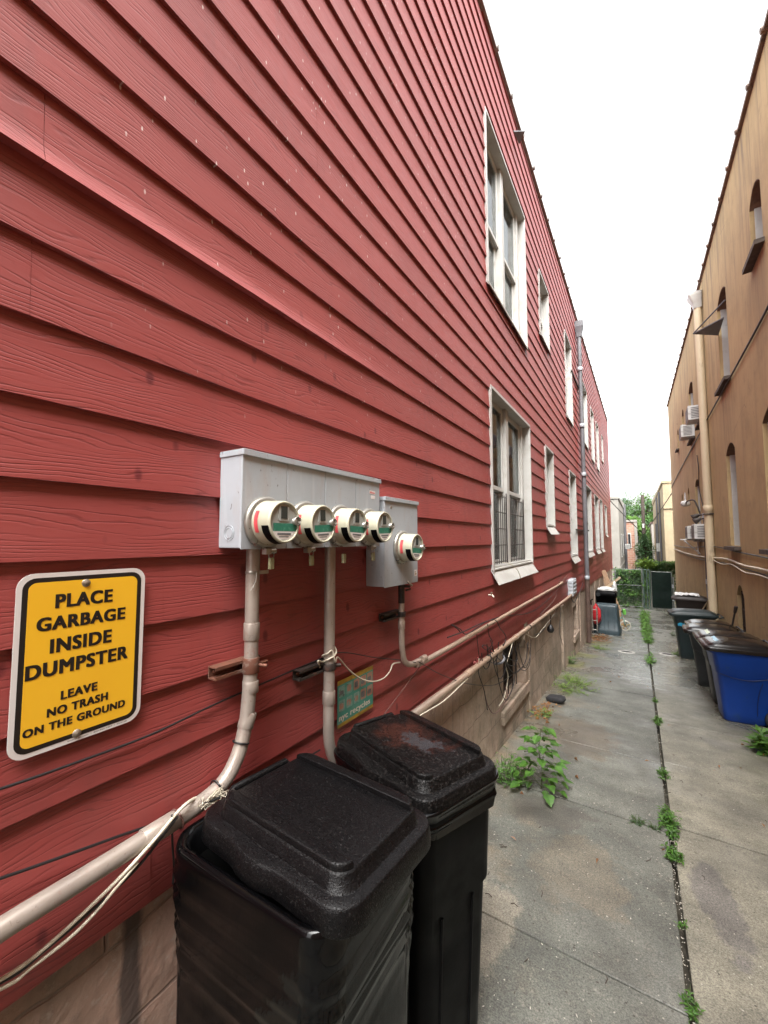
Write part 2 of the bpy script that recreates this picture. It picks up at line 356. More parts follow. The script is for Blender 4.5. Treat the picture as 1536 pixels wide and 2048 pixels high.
M = dict(
 siding=mat_siding(), concrete=mat_concrete(), stone=mat_stone(), lid=mat_lid(), lid2=mat_lid_worn(), glass=mat_glass(), pipe=mat_pipe(), box=mat_box(),
 stucco=mat_stucco('tan_stucco', (.47, .345, .175), (.41, .295, .145), (.17, .12, .08), 1., [(6.62, 7.2, 5.4), (9.05, 9.95, 4.5), (12.15, 13.2, 4.55), (14.25, 15.3, 4.55), (6.1, 7.2, 1.55), (9.02, 9.84, 1.55), (12.1, 14.8, 1.65)]),
 cream=mat_stucco('cream_stucco', (.40, .32, .20), (.35, .28, .18), (.22, .18, .12)),
 greybrick=mat_stucco('grey_render', (.29, .275, .245), (.25, .235, .21), (.24, .22, .19)),
 soil=simple('soil', (.06, .05, .035), (.035, .03, .02), .95, 12, .8, .02, 30, dirt=(.10, .09, .07)),
 white=simple('white_casing', (.47, .465, .44), (.41, .40, .375), .45, 4, .05, dirt=(.34, .31, .26), dsc=7, dlo=.55, dhi=.78),
 sash=simple('white_sash', (.52, .515, .49), (.45, .445, .42), .4, 4, .04, dirt=(.36, .34, .3), dlo=.6),
 dark=simple('dark_interior', (.012, .012, .013), (.008, .008, .009), .9, 4, 0),
 curtain=simple('pale_curtain', (.42, .43, .42), (.34, .35, .35), .8, 3, .3, .01, 14, stretch=(1, 9, .3)),
 darkcurtain=simple('dark_curtain', (.045, .045, .05), (.02, .02, .022), .8, 3, .3, .01, 14, stretch=(1, 9, .3)),
 black=simple('black_plastic', (.0042, .0042, .0046), (.003, .003, .0034), .42, 6, .12, .002, 60, dirt=(.009, .009, .0085), dlo=.6, dhi=.8, Specular_IOR_Level=.06),
 bag=simple('black_bag', (.002, .002, .0023), (.0013, .0013, .0016), .1, 6, .25, .003, 22, stretch=(1.6, 1.6, .7), Specular_IOR_Level=.24),
 inside=simple('bin_inside', (.004, .004, .004), None, .6, 6, 0),
 yellow=simple('yellow_sign', (.90, .50, .026), (.86, .46, .022), .38, 3, .03, dirt=(.78, .36, .015), dsc=3, dlo=.55, dhi=.8),
 signwhite=simple('sign_white', (.72, .68, .66), (.66, .60, .58), .4, 4, .02),
 ink=simple('sign_black', (.016, .012, .010), (.012, .009, .008), .45, 8, 0),
 screw=simple('steel_screw', (.45, .40, .33), (.25, .2, .15), .4, 30, .2, .001, 200, metal=.8),
 cream_pl=simple('cream_meter', (.50, .48, .36), (.44, .425, .325), .3, 6, 0, Coat_Weight=.5, Coat_Roughness=.08),
 steel=simple('dull_steel', (.42, .40, .36), (.26, .25, .22), .3, 18, .1, metal=.7),
 meterface=simple('meter_face', (.42, .44, .41), (.37, .39, .37), .3, 6, 0, Coat_Weight=.6, Coat_Roughness=.05),
 lcd=simple('meter_display', (.045, .055, .05), (.035, .043, .04), .15, 6, 0),
 green_l=simple('green_label', (.035, .20, .13), (.03, .165, .11), .35, 30, 0, dirt=(.09, .28, .2), dsc=90, dlo=.55, dhi=.62),
 red_tape=simple('red_tape', (.62, .075, .085), (.55, .06, .07), .4, 20, .05),
 seal=simple('clear_seal', (.50, .50, .30), (.42, .42, .25), .2, 9, 0, Transmission_Weight=.4),
 rust=simple('rusty_steel', (.20, .075, .045), (.10, .045, .03), .7, 14, .3, .002, 60, metal=.3, dirt=(.30, .24, .2), dsc=14),
 darksteel=simple('dark_steel', (.07, .055, .048), (.035, .03, .027), .55, 14, .3, .002, 60, metal=.4, dirt=(.2, .1, .07), dsc=16, dlo=.6),
 cable=simple('black_cable', (.012, .011, .012), None, .45, 6, 0),
 cablew=simple('white_cable', (.62, .57, .46), (.55, .49, .38), .45, 12, 0, dirt=(.33, .26, .2), dsc=16, dlo=.6),
 cablebr=simple('brown_cable', (.15, .075, .06), (.10, .05, .045), .5, 12, 0),
 teal=simple('teal_poster', (.05, .25, .19), (.045, .21, .165), .4, 6, 0, dirt=(.13, .28, .22), dsc=9),
 pyel=simple('yellow_strip', (.40, .25, .02), (.22, .13, .02), .45, 20, 0),
 ppale=simple('pale_picture', (.22, .34, .29), (.13, .27, .22), .45, 40, 0, dirt=(.07, .09, .08), dsc=45, dlo=.55, dhi=.65),
 ppink=simple('pink_picture', (.42, .20, .14), (.30, .17, .12), .45, 40, 0, dirt=(.2, .3, .25), dsc=45, dlo=.55, dhi=.65),
 pwhite=simple('poster_lettering', (.66, .6, .52), None, .5, 6, 0),
 galv=simple('grey_downspout', (.15, .15, .16), (.11, .11, .118), .5, 4, .08, stretch=(1, 1, .4), dirt=(.15, .10, .085), dsc=5, dlo=.6, dhi=.75, metal=.2),
 brownpipe=simple('brown_downspout', (.10, .062, .048), (.07, .042, .034), .55, 8, .1, dirt=(.03, .022, .02)),
 creampipe=simple('cream_downspout', (.60, .50, .34), (.53, .44, .30), .5, 3, .05, stretch=(1, 1, .3), dirt=(.36, .29, .19), dlo=.6),
 slate=simple('dark_sill', (.09, .07, .055), (.055, .042, .035), .8, 9, .2),
 brickd=simple('dark_brick', (.17, .10, .06), (.12, .07, .045), .85, 16, .4, .004, 30),
 coping=simple('clay_coping', (.20, .13, .095), (.12, .085, .07), .8, 10, .3, .004, 30, dirt=(.07, .06, .055)),
 ac=simple('ac_white', (.62, .62, .60), (.55, .55, .53), .5, 5, 0, dirt=(.3, .28, .24), dlo=.6),
 acgrille=simple('ac_grille', (.17, .17, .17), (.11, .11, .11), .6, 20, 0),
 blue=simple('blue_bin', (.006, .040, .235), (.005, .034, .20), .36, 4, .06, .002, 60, dirt=(.015, .045, .16), dlo=.6, Specular_IOR_Level=.3),
 lroofcap=simple('grey_coping', (.30, .28, .26), (.20, .19, .18), .7, 10, .2, .004, 30),
 dullred=simple('dull_red_paint', (.20, .035, .03), (.13, .03, .027), .6, 30, .1),
 groove_shade=simple('blue_groove_shade', (.003, .012, .075), None, .5, 6, 0),  # darker copy of the bin blue, painted shade for its moulded groove lines
 bluelid=simple('dark_lid', (.012, .010, .0095), (.008, .007, .0065), .2, 6, .03, .003, 14, Specular_IOR_Level=.38),
 charcoal=simple('charcoal_bin', (.016, .018, .020), (.012, .014, .015), .45, 5, .06, .002, 60),
 slateblue=simple('slate_bin', (.034, .056, .066), (.026, .044, .053), .45, 5, .06, .002, 60),
 greenbin=simple('dark_green_bin', (.008, .019, .021), (.006, .014, .016), .42, 5, .06, .002, 60),
 brownbin=simple('brown_bin', (.018, .011, .009), (.012, .008, .006), .5, 5, .06, .002, 60),
 tyre=simple('rubber', (.018, .018, .019), None, .7, 9, .1),
 spray=simple('blue_spray', (.04, .35, .55), (.03, .25, .42), .5, 14, 0),
 stick_g=simple('pale_green_sticker', (.55, .62, .48), None, .4, 8, 0), stick_b=simple('pale_blue_sticker', (.30, .50, .62), None, .4, 8, 0),
 red=simple('red_bag', (.50, .03, .035), (.36, .02, .028), .3, 9, .6, .008, 22),
 whitebag=simple('white_bag', (.66, .66, .64), (.5, .5, .5), .35, 9, .6, .008, 22),
 plank=mat_wood('weathered_plank', (.30, .19, .11), (.20, .12, .07)), palewood=mat_wood('pale_wood', (.36, .28, .18), (.27, .20, .13)),
 limegreen=simple('lime_plastic', (.16, .48, .08), (.13, .4, .07), .35, 8, 0),
 mint=simple('mint_paint', (.30, .45, .42), (.25, .38, .36), .35, 8, 0), bikewhite=simple('white_tyre', (.62, .60, .52), (.52, .5, .43), .55, 8, .05),
 gatefab=simple('green_screen', (.006, .016, .012), (.004, .011, .009), .75, 3, .3, .004, 160, dirt=(.012, .026, .02), dlo=.6, Specular_IOR_Level=.2),
 fence=simple('green_wire', (.13, .19, .165), (.09, .14, .12), .5, 9, 0, metal=.3), fencepost=simple('grey_post', (.26, .28, .265), (.19, .21, .2), .5, 7, .05, metal=.4),
 bark=simple('bark', (.075, .055, .042), (.045, .034, .027), .9, 9, .8, .02, 20), pole=simple('pole_wood', (.085, .065, .052), (.055, .043, .035), .9, 8, .3, stretch=(4, 4, .5)),
 brick=None,
 leaf_a=mat_leaf('leaf_fresh', (.055, .155, .022), (.095, .215, .032), 20), leaf_b=mat_leaf('leaf_lime', (.20, .31, .05), (.13, .24, .04), 9),
 leaf_ivy=mat_leaf('leaf_ivy', (.030, .085, .030), (.05, .12, .035)), leaf_vine=mat_leaf('leaf_vine', (.10, .24, .045), (.16, .33, .07)),
 leaf_tree=mat_leaf('leaf_tree', (.065, .16, .05), (.09, .21, .055), .6), leaf_far=mat_leaf('leaf_far', (.085, .16, .11), (.10, .19, .11), .6), leaf_bright=mat_leaf('leaf_bright', (.12, .26, .06), (.16, .32, .07), .6),
 leaf_dead=mat_leaf('leaf_dead', (.32, .11, .04), (.42, .22, .09), 30), leaf_brown=mat_leaf('leaf_brown', (.25, .10, .055), (.36, .15, .08), 30),
 stem=simple('green_stem', (.09, .12, .04), (.07, .08, .035), .6, 20, 0), twig=simple('twig', (.06, .042, .03), None, .8, 20, 0),
 pebble=simple('pale_debris', (.55, .52, .45), (.4, .37, .31), .7, 30, 0), ironring=simple('pale_iron', (.50, .49, .46), (.38, .37, .35), .6, 20, .2), hole=simple('iron_grate', (.02, .02, .02), None, .8, 20, 0),
 foam=simple('black_foam', (.02, .02, .022), (.013, .013, .015), .8, 30, .5, .004, 80),
)
def mat_brick():
    t = NT('red_brick'); o = t.obj(); x, y, z = t.sep(o)
    br = t.n('ShaderNodeTexBrick'); t.set(br.inputs['Vector'], t.comb(t.math('ADD', x, y), z, 0.)); br.inputs['Scale'].default_value = 1
    br.inputs['Brick Width'].default_value = .5; br.inputs['Row Height'].default_value = .2; br.inputs['Mortar Size'].default_value = .02
    t.set(br.inputs['Color1'], (.36, .15, .095)); t.set(br.inputs['Color2'], (.27, .115, .075)); t.set(br.inputs['Mortar'], (.36, .29, .23))
    return t.out(t.mix(t.ramp(t.noise(o, .8, 5), .45, .7, 0, .5), br.outputs['Color'], (.42, .32, .25)), .85)
M['brick'] = mat_brick()
# ------------------------------------------------------------------ ground and paving
def ground():
    mb = MB(); ys = [-300, -60, -6, 0, 9, 18, 27, 60, 400]
    xs = [-300, -20, 0, 20, 300]
    vs = [(x, y, gz(y)-.095) for y in ys for x in xs]; n = len(xs)
    mb.add(vs, [(j*n+i, j*n+i+1, (j+1)*n+i+1, (j+1)*n+i) for j in range(len(ys)-1) for i in range(n-1)])
    tag(mb.build('ground', M['soil']), kind='structure')
ground()
JL = [-10, -8.6, -7.2, -5.9, -4.6, -3.2, -1.7, -.25, 1.0, 2.13, 3.50, 4.70, 5.94, 7.18, 8.35, 9.6, 10.85, 12.1, 13.4, 14.6, 15.9, 17.2, 18.5, 19.8, 21.2, 22.6, 24, 25.4, 26.8]
JR = [-10, -8.6, -7.2, -5.9, -4.6, -3.2, -1.7, -.25, 1.55, 3.58, 4.74, 6.02, 7.70, 8.9, 10.1, 11.3, 12.5, 13.8, 15.1, 16.4, 17.7, 19.0, 20.3, 21.6, 22.9, 24.2, 25.5, 26.8]
def paving():
    mb = MB(); rng = random.Random(3)
    for J, xa, xb, deep in ((JL, -1.27, .102, {3.50, 7.18, 10.85, 14.6}), (JR, .129, 1.47, {3.58, 7.70, 11.3, 15.1})):
        for a, b in zip(J[:-1], J[1:]):
            ga = .008 if a in deep else .0045; gb = .008 if b in deep else .0045
            dz = rng.uniform(-.0012, .0012); tw = rng.uniform(-.001, .001)
            sk = .03 if xa < 0 else .02       # joints run a touch askew
            top = []
            for x, y in ((xa, a+ga+sk*.5), (xb, a+ga-sk*.5), (xb, b-gb-sk*.5), (xa, b-gb+sk*.5)):
                top.append((x, y, gz(y)+dz+tw*(1 if x == xb else -1)))
            inn = []; cx = (xa+xb)/2; cy = (a+b)/2
            e = .0025
            for (x, y, z) in top: inn.append((x+(e if x < cx else -e), y+(e if y < cy else -e), z))
            low = [(x, y, z-.003) for x, y, z in top]; bot = [(x, y, z-.1) for x, y, z in top]
            vs = inn+low+bot
            fs = [(0, 1, 2, 3)]
            for r in (0, 4):
                for i in range(4): fs.append((r+4+i, r+4+(i+1) % 4, r+(i+1) % 4, r+i))
            mb.add(vs, fs)
    # a shallow tooled margin beside the drain joint
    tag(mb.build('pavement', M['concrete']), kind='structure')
paving()

# ------------------------------------------------------------------ red house
XW = -1.2; HB, HE = -9.5, 24.4
def redbot(y): return .715 - .0205*y
def lroof(y): return 7.12 + .034*y
BH = .1925; BZ0 = EYE-.052
WINL = [  # y0, y1, z0, z1, style
 (3.92, 5.62, 1.42, 3.22, 'pair_low'), (3.90, 5.60, 4.30, 6.13, 'pair_up'),
 (6.72, 7.40, 1.93, 3.17, 'one'), (6.55, 7.33, 4.94, 5.95, 'one'),
 (9.35, 10.33, 1.36, 3.16, 'one'), (9.22, 10.2, 4.33, 6.16, 'one'),
 (12.32, 14.0, 1.36, 3.22, 'one'), (12.1, 13.6, 4.42, 6.12, 'one'),
 (15.2, 16.65, 1.36, 3.2, 'one'), (14.75, 15.75, 4.33, 6.05, 'one'),
 (17.4, 18.55, 1.36, 3.23, 'one'), (16.75, 17.8, 4.33, 6.06, 'one'),
 (20.1, 21.2, 1.95, 3.19, 'one'), (19.45, 20.2, 5.05, 6.13, 'one')]
house = thing('red_house', 'two storey house clad in red wood grain clapboard along the left of the alley', 'house', (0, 0, 0))
def siding():
    mb = MB(); rng = random.Random(11)
    B = XW-.0265
    k0 = -8; k1 = int((7.9-BZ0)/BH)+2
    for k in range(k0, k1):
        zb, zt = BZ0+k*BH, BZ0+(k+1)*BH
        prof = [(0., .0265), (.12, .0250), (1., .0110)]
        flare = (k == 5)
        joints = [HB]; y = HB+rng.uniform(.4, 3.4)
        if k == -2: y = .80
        if k == 2: y = 2.02
        while y < HE: joints.append(y); y += rng.choice([3.66, 3.66, 3.66, 2.4, 1.6])
        joints.append(HE)
        for a, b in zip(joints[:-1], joints[1:]):
            if b-a < .05: continue
            off = rng.uniform(-.0012, .0012)
            ycuts = sorted(set([a, b] + [w for o in WINL for w in o[:2] if a < w < b] + [q for q in [a+(b-a)*i/6 for i in range(1, 6)]]))
            for ya, yb in zip(ycuts[:-1], ycuts[1:]):
                g0 = .0005 if ya == a else 0; g1 = .0005 if yb == b else 0
                ym = (ya+yb)/2
                tc = {0., 1.}
                holes = [(o[2], o[3]) for o in WINL if o[0]-1e-6 <= ym <= o[1]+1e-6]
                for z0, z1 in holes:
                    for z in (z0, z1):
                        if zb < z < zt: tc.add((z-zb)/BH)
                if flare: tc |= {.08, .16, .24, .34}
                tc.add(.12)
                tc = sorted(tc)
                def px(t, y):
                    for (t0, x0), (t1, x1) in zip(prof[:-1], prof[1:]):
                        if t <= t1+1e-9: x = x0+(x1-x0)*(t-t0)/(t1-t0); break
                    if flare and t < .34:
                        e = max(0, min(1, (2.1-y)/1.2)); u = 1-t/.34; x += .017*e*u*u
                    return B+x+off+.0007*noise.noise((k*3.1, y*1.3, 0))
                def lim(z, y): return max(z, redbot(y))
                for ta, tb in zip(tc[:-1], tc[1:]):
                    zm = zb+BH*(ta+tb)/2
                    if any(z0 < zm < z1 for z0, z1 in holes): continue
                    za, zc = zb+BH*ta, zb+BH*tb
                    if tb > 1-1e-6: zc += .012
                    y0, y1 = ya+g0, yb-g1
                    zt0 = min(zc, lroof(y0)); zt1 = min(zc, lroof(y1))
                    if zc <= redbot(y0) and zc <= redbot(y1): continue
                    if za >= lroof(y0): continue
                    z00, z01 = min(lim(za, y0), zt0), min(lim(za, y1), zt1)
                    mb.quad((px(ta, y0), y0, z00), (px(ta, y1), y1, z01), (px(tb, y1), y1, zt1), (px(tb, y0), y0, zt0))
                    bottom = (ta == 0.) or (zb < redbot(ym) < zc)
                    hid = any(abs(z1-za) < 1e-4 for z0, z1 in holes)
                    if bottom or hid:
                        mb.quad((B-.004, y0, z00), (B-.004, y1, z01), (px(ta, y1), y1, z01), (px(ta, y0), y0, z00))
    return mb.build('siding', M['siding'], house)
siding()
def house_shell():
    # sheathing behind the boards, with openings; the rest of the house as a plain box
    mb = MB(); X0, X1 = -1.42, -1.232
    mb.prism([(HB, redbot(HB)), (HE, redbot(HE)), (HE, 7.1), (HB, 7.1)], lambda u, v, q: (q, u, v), X0, X1); o = mb.build('wall', M['siding'], house)
    def cutter(y0, y1, z0, z1): return lambda m: m.box((-2, y0, z0), (-1, y1, z1))
    boolean_cut(o, [cutter(*w[:4]) for w in WINL])
    mb = MB(); mb.box((-9, HB, -3), (-1.75, HE, 7.0)); mb.box((-1.75, HB, -3), (-1.232, HB+.02, 7.1)); mb.box((-1.75, HE-.02, .3), (-1.232, HE, 7.1)); mb.box((-1.75, HB+.02, 7.0), (-1.232, HE-.02, 7.09))
    mb.build('rear_wall', M['dark'], house)
    # corner board at the far end
    mb = MB(); mb.box((-1.26, HE-.09, redbot(HE)-.02), (-1.19, HE+.01, lroof(HE))); mb.build('corner_board', M['siding'], house)
    # parapet coping with clay tile ends sticking out
    mb = MB()
    mb.add([(x, y, lroof(y)+dz) for y in (HB, HE) for x, dz in ((-1.5, 0), (-1.172, 0), (-1.172, .03), (-1.5, .09))],
           [(0, 1, 5, 4), (1, 2, 6, 5), (2, 3, 7, 6), (3, 0, 4, 7), (0, 3, 2, 1), (4, 5, 6, 7)])
    y = HB+.2; rng = random.Random(4)
    while y < HE:
        z = lroof(y)+.02
        mb.tube([(-1.35, y, z+.03), (-1.14-rng.uniform(0, .02), y, z)], [.04, .03], 8); y += .62
    mb.build('coping', M['lroofcap'], house)
    mb = MB(); p = W(1032, 272, -1.165)
    mb.add([p+Vector((0, -.12, -.05)), p+Vector((0, .16, .02)), p+Vector((.11, .02, .02)), p+Vector((0, -.12, -.03)), p+Vector((0, .16, .04)), p+Vector((.11, .02, .03))],
           [(0, 1, 2), (5, 4, 3), (0, 3, 4, 1), (1, 4, 5, 2), (2, 5, 3, 0)]); mb.build('loose_flashing', M['galv'], house)
house_shell()
XF = -1.222
BW = [(4.28, 5.16, .0, .60), (9.55, 10.15, -.30, .28), (19.2, 19.9, -1.05, -.45)]
def foundation():
    mb = MB(); n = 110
    ys = [HB+(HE-HB)*i/n for i in range(n+1)]; zs = 16
    vs = []
    for y in ys:
        b, tp = gz(y)-.12, redbot(y)+.015
        for j in range(zs+1):
            z = b+(tp-b)*j/zs
            x = XF + .006*noise.noise((0, y*2.2, z*3)) + .008*noise.noise((5, y*.6, z*1.2)) + .03*max(0, 1-(z-b)/.35)**2
            vs.append((x, y, z))
    m = zs+1
    fs = [(i*m+j, (i+1)*m+j, (i+1)*m+j+1, i*m+j+1) for i in range(n) for j in range(zs)]
    back = [(-1.6, y, z) for _, y, z in vs]; N = len(vs)
    fs += [(N+i*m+j, N+i*m+j+1, N+(i+1)*m+j+1, N+(i+1)*m+j) for i in range(n) for j in range(zs)]
    for i in range(n):
        fs.append((i*m+zs, (i+1)*m+zs, N+(i+1)*m+zs, N+i*m+zs)); fs.append((i*m, N+i*m, N+(i+1)*m, (i+1)*m))
    for j in range(zs): fs.append((j, j+1, N+j+1, N+j)); q = n*m; fs.append((q+j, N+q+j, N+q+j+1, q+j+1))
    mb.add(vs+back, fs, 0, False)
    o = mb.build('foundation', M['stone'], house)
    boolean_cut(o, [(lambda m, w=w: m.box((-1.45, w[0], w[2]), (-1, w[1], w[3]))) for w in BW])
    for f in o.data.polygons: f.use_smooth = False
    # basement windows: dark sash, stone surround standing proud
    for w in BW:
        y0, y1, z0, z1 = w
        mb = MB()
        for lo, hi in (((XF-.16, y0, z0), (XF-.13, y0+.05, z1)), ((XF-.16, y1-.05, z0), (XF-.13, y1, z1)), ((XF-.16, y0+.05, z1-.05), (XF-.13, y1-.05, z1)), ((XF-.16, y0+.05, z0), (XF-.13, y1-.05, z0+.05))): mb.box(lo, hi)
        f = mb.build('basement_window', M['darksteel'], house)
        mb = MB(); mb.box((XF-.15, y0+.05, z0+.05), (XF-.145, y1-.05, z1-.05)); mb.build('pane', M['dark'], f)
        mb = MB(); mb.box((XF-.02, y0-.10, z0-.13), (XF+.035, y1+.16, z0)); mb.box((XF-.02, y1+.002, z0+.002), (XF+.022, y1+.15, z1+.1)); mb.build('surround', M['stone'], f, .012)
        mb = MB()
        for i in range(5): mb.tube([(XF-.07, y0+.08+i*(y1-y0-.16)/4, z0), (XF-.07, y0+.08+i*(y1-y0-.16)/4, z1)], .006, 6)
        mb.build('bars', M['darksteel'], f)
    # pilasters / seams of the far stretch
    mb = MB(); rng = random.Random(8)
    for y, wd in ((5.35, .10), (7.9, .16), (10.55, .22), (12.4, .12), (14.3, .3), (16.2, .14), (18.4, .3), (20.7, .18), (22.6, .3)):
        b, tp = gz(y)-.1, redbot(y+wd)-.01
        mb = MB(); mb.box((XF-.02, y, b), (XF+rng.uniform(.018, .045), y+wd, tp)); mb.build('pilaster', M['stone'], house, .01)
foundation()

def left_window(w):
    y0, y1, z0, z1, st = w
    XI, XO = -1.345, -1.188
    c = .012; rng = random.Random(int(y0*100+z0))
    mb = MB()     # bent aluminium lining of the recess
    mb.box((XI, y0-.004, z0), (XO, y0+c, z1)); mb.box((XI, y1-c, z0), (XO, y1+.004, z1)); mb.box((XI, y0+c, z1-c), (XO+.004, y1-c, z1+.004)); mb.box((XI, y0+c, z0-.004), (XO, y1-c, z0+c))
    mb.box((XO, y0-.022, z0-.02), (XO+.006, y0+c, z1+.02)); mb.box((XO, y1-c, z0-.02), (XO+.006, y1+.012, z1+.02)); mb.box((XO+.004, y0+c, z1-c), (XO+.008, y1-c, z1+.02))
    o = mb.build('window', M['white'], house, .002, 1)
    ap = .13 if z0 < 3 else .05
    mb = MB()     # sheet metal apron under the sill
    xa = XO+.06 if z0 < 3 else XO+.02
    a0 = (XO-.02, y0-.01, z0+.014); 
    P = [(XO-.03, y0-.012, z0+.016), (XO-.03, y1+.012, z0+.016), (xa, y1+.035+.02*rng.random(), z0-ap), (xa, y0-.03, z0-ap-.02*rng.random())]
    mb.add(P+[(p[0]-.004, p[1], p[2]-.004) for p in P], [(0, 3, 2, 1), (4, 5, 6, 7), (0, 1, 5, 4), (1, 2, 6, 5), (2, 3, 7, 6), (3, 0, 4, 7)])
    mb.box((XI, y0+c, z0+c+.001), (XO-.02, y1-c, z0+c+.02)); mb.build('sill', M['white'], o)
    def sash(a, b, upper, dark, guard):
        f = .045; xs = XI+.06
        zm = z0+(z1-z0)*(.47)
        mb = MB()
        for (p, q, x) in ((zm-.02, z1-.03, xs), (z0+.03, zm+.02, xs-.035)):
            mb.box((x-.03, a, p), (x, a+f, q)); mb.box((x-.03, b-f, p), (x, b, q)); mb.box((x-.03, a+f, q-f), (x, b-f, q)); mb.box((x-.03, a+f, p), (x, b-f, p+f))
        mb.box((XI, a, z1-.03), (xs, b, z1-c)); s = mb.build('sash', M['sash'], o, .003, 1)
        for (p, q, x) in ((zm-.02, z1-.03, xs), (z0+.03, zm+.02, xs-.035)):
            mb = MB(); mb.box((x-.017, a+f, p+f), (x-.013, b-f, q-f)); mb.build('pane', M['glass'], o)
        mb = MB(); n = 20
        for i in range(n+1): pass
        for h, (p, q) in enumerate(((zm, z1), (z0, zm))):
            m = M['darkcurtain'] if (dark and h == 0) else M['curtain']
            mb = MB(); vs = []
            for i in range(n+1):
                yy = a+(b-a)*i/n; x = XI-.05+.012*math.sin(i*1.9+rng.random())
                vs += [(x, yy, p), (x, yy, q)]
            mb.add(vs, [(2*i, 2*i+2, 2*i+3, 2*i+1) for i in range(n)], 0, True); mb.build('curtain', m, o)
        if guard:
            mb = MB(); g0, g1 = z0+.04, z0+.78
            for i in range(9): yy = a+.03+(b-a-.06)*i/8; mb.tube([(xs+.035, yy, g0), (xs+.035, yy, g1+(.03 if i in (0, 8) else 0))], .008 if i in (0, 8) else .005, 6)
            for i in range(5): zz = g0+.02+(g1-g0-.04)*i/4; mb.tube([(xs+.035, a+.03, zz), (xs+.035, b-.03, zz)], .005, 6)
            mb.build('window_guard', M['darksteel'], o)
    if st.startswith('pair'):
        ym = (y0+y1)/2-.06
        mb = MB(); mb.box((XI, ym-.05, z0+c), (XI+.10, ym+.05, z1-c)); mb.box((XI, y1-.16, z0+c), (XI+.085, y1-.10, z1-c)); mb.box((XI, y1-.10, z0+c), (XI+.04, y1-c, z1-c)); mb.box((XI, y0+c, z0+c), (XI+.07, y0+.05, z1-c)); mb.build('mullion', M['white'], o, .004)
        sash(y0+.05, ym-.05, 1, False, st == 'pair_low'); sash(ym+.05, y1-.16, 1, st == 'pair_low', st == 'pair_low')
    else:
        sash(y0+c+.01, y1-c-.01, 1, rng.random() < .4, False)
for w in WINL: left_window(w)

# ------------------------------------------------------------------ tan house on the right
XR = 1.45; RE = 24.2; RB = -9.5
def rroof(y): return 7.25 + .040*y
tan = thing('tan_house', 'tall house rendered in stained tan stucco with arched windows along the right of the alley', 'house', (0, 0, 0))
WINR = [  # y0, y1, z0, z1
 (6.62, 7.2, 5.45, 6.38), (9.05, 9.95, 4.55, 6.30), (12.15, 13.2, 4.62, 6.36), (14.25, 15.3, 4.62, 6.3), (17.0, 17.6, 5.25, 6.2), (19.2, 19.7, 5.2, 6.0),
 (6.1, 7.2, 1.6, 3.42), (9.02, 9.84, 1.60, 3.44), (12.1, 13.1, 1.72, 3.40), (13.9, 14.8, 1.72, 3.40), (16.4, 16.9, 2.9, 3.4), (18.6, 19.1, 3.0, 3.4)]
BWR = (8.95, 9.55, .12, .93)
def archpoly(y0, y1, z0, z1, rise=.16):
    pts = [(y0, z0), (y1, z0)]; n = 10
    for i in range(n+1):
        t = i/n; pts.append((y1+(y0-y1)*t, z1-rise+rise*math.sin(math.pi*t)**.8 if 0 < t < 1 else z1-rise))
    return pts
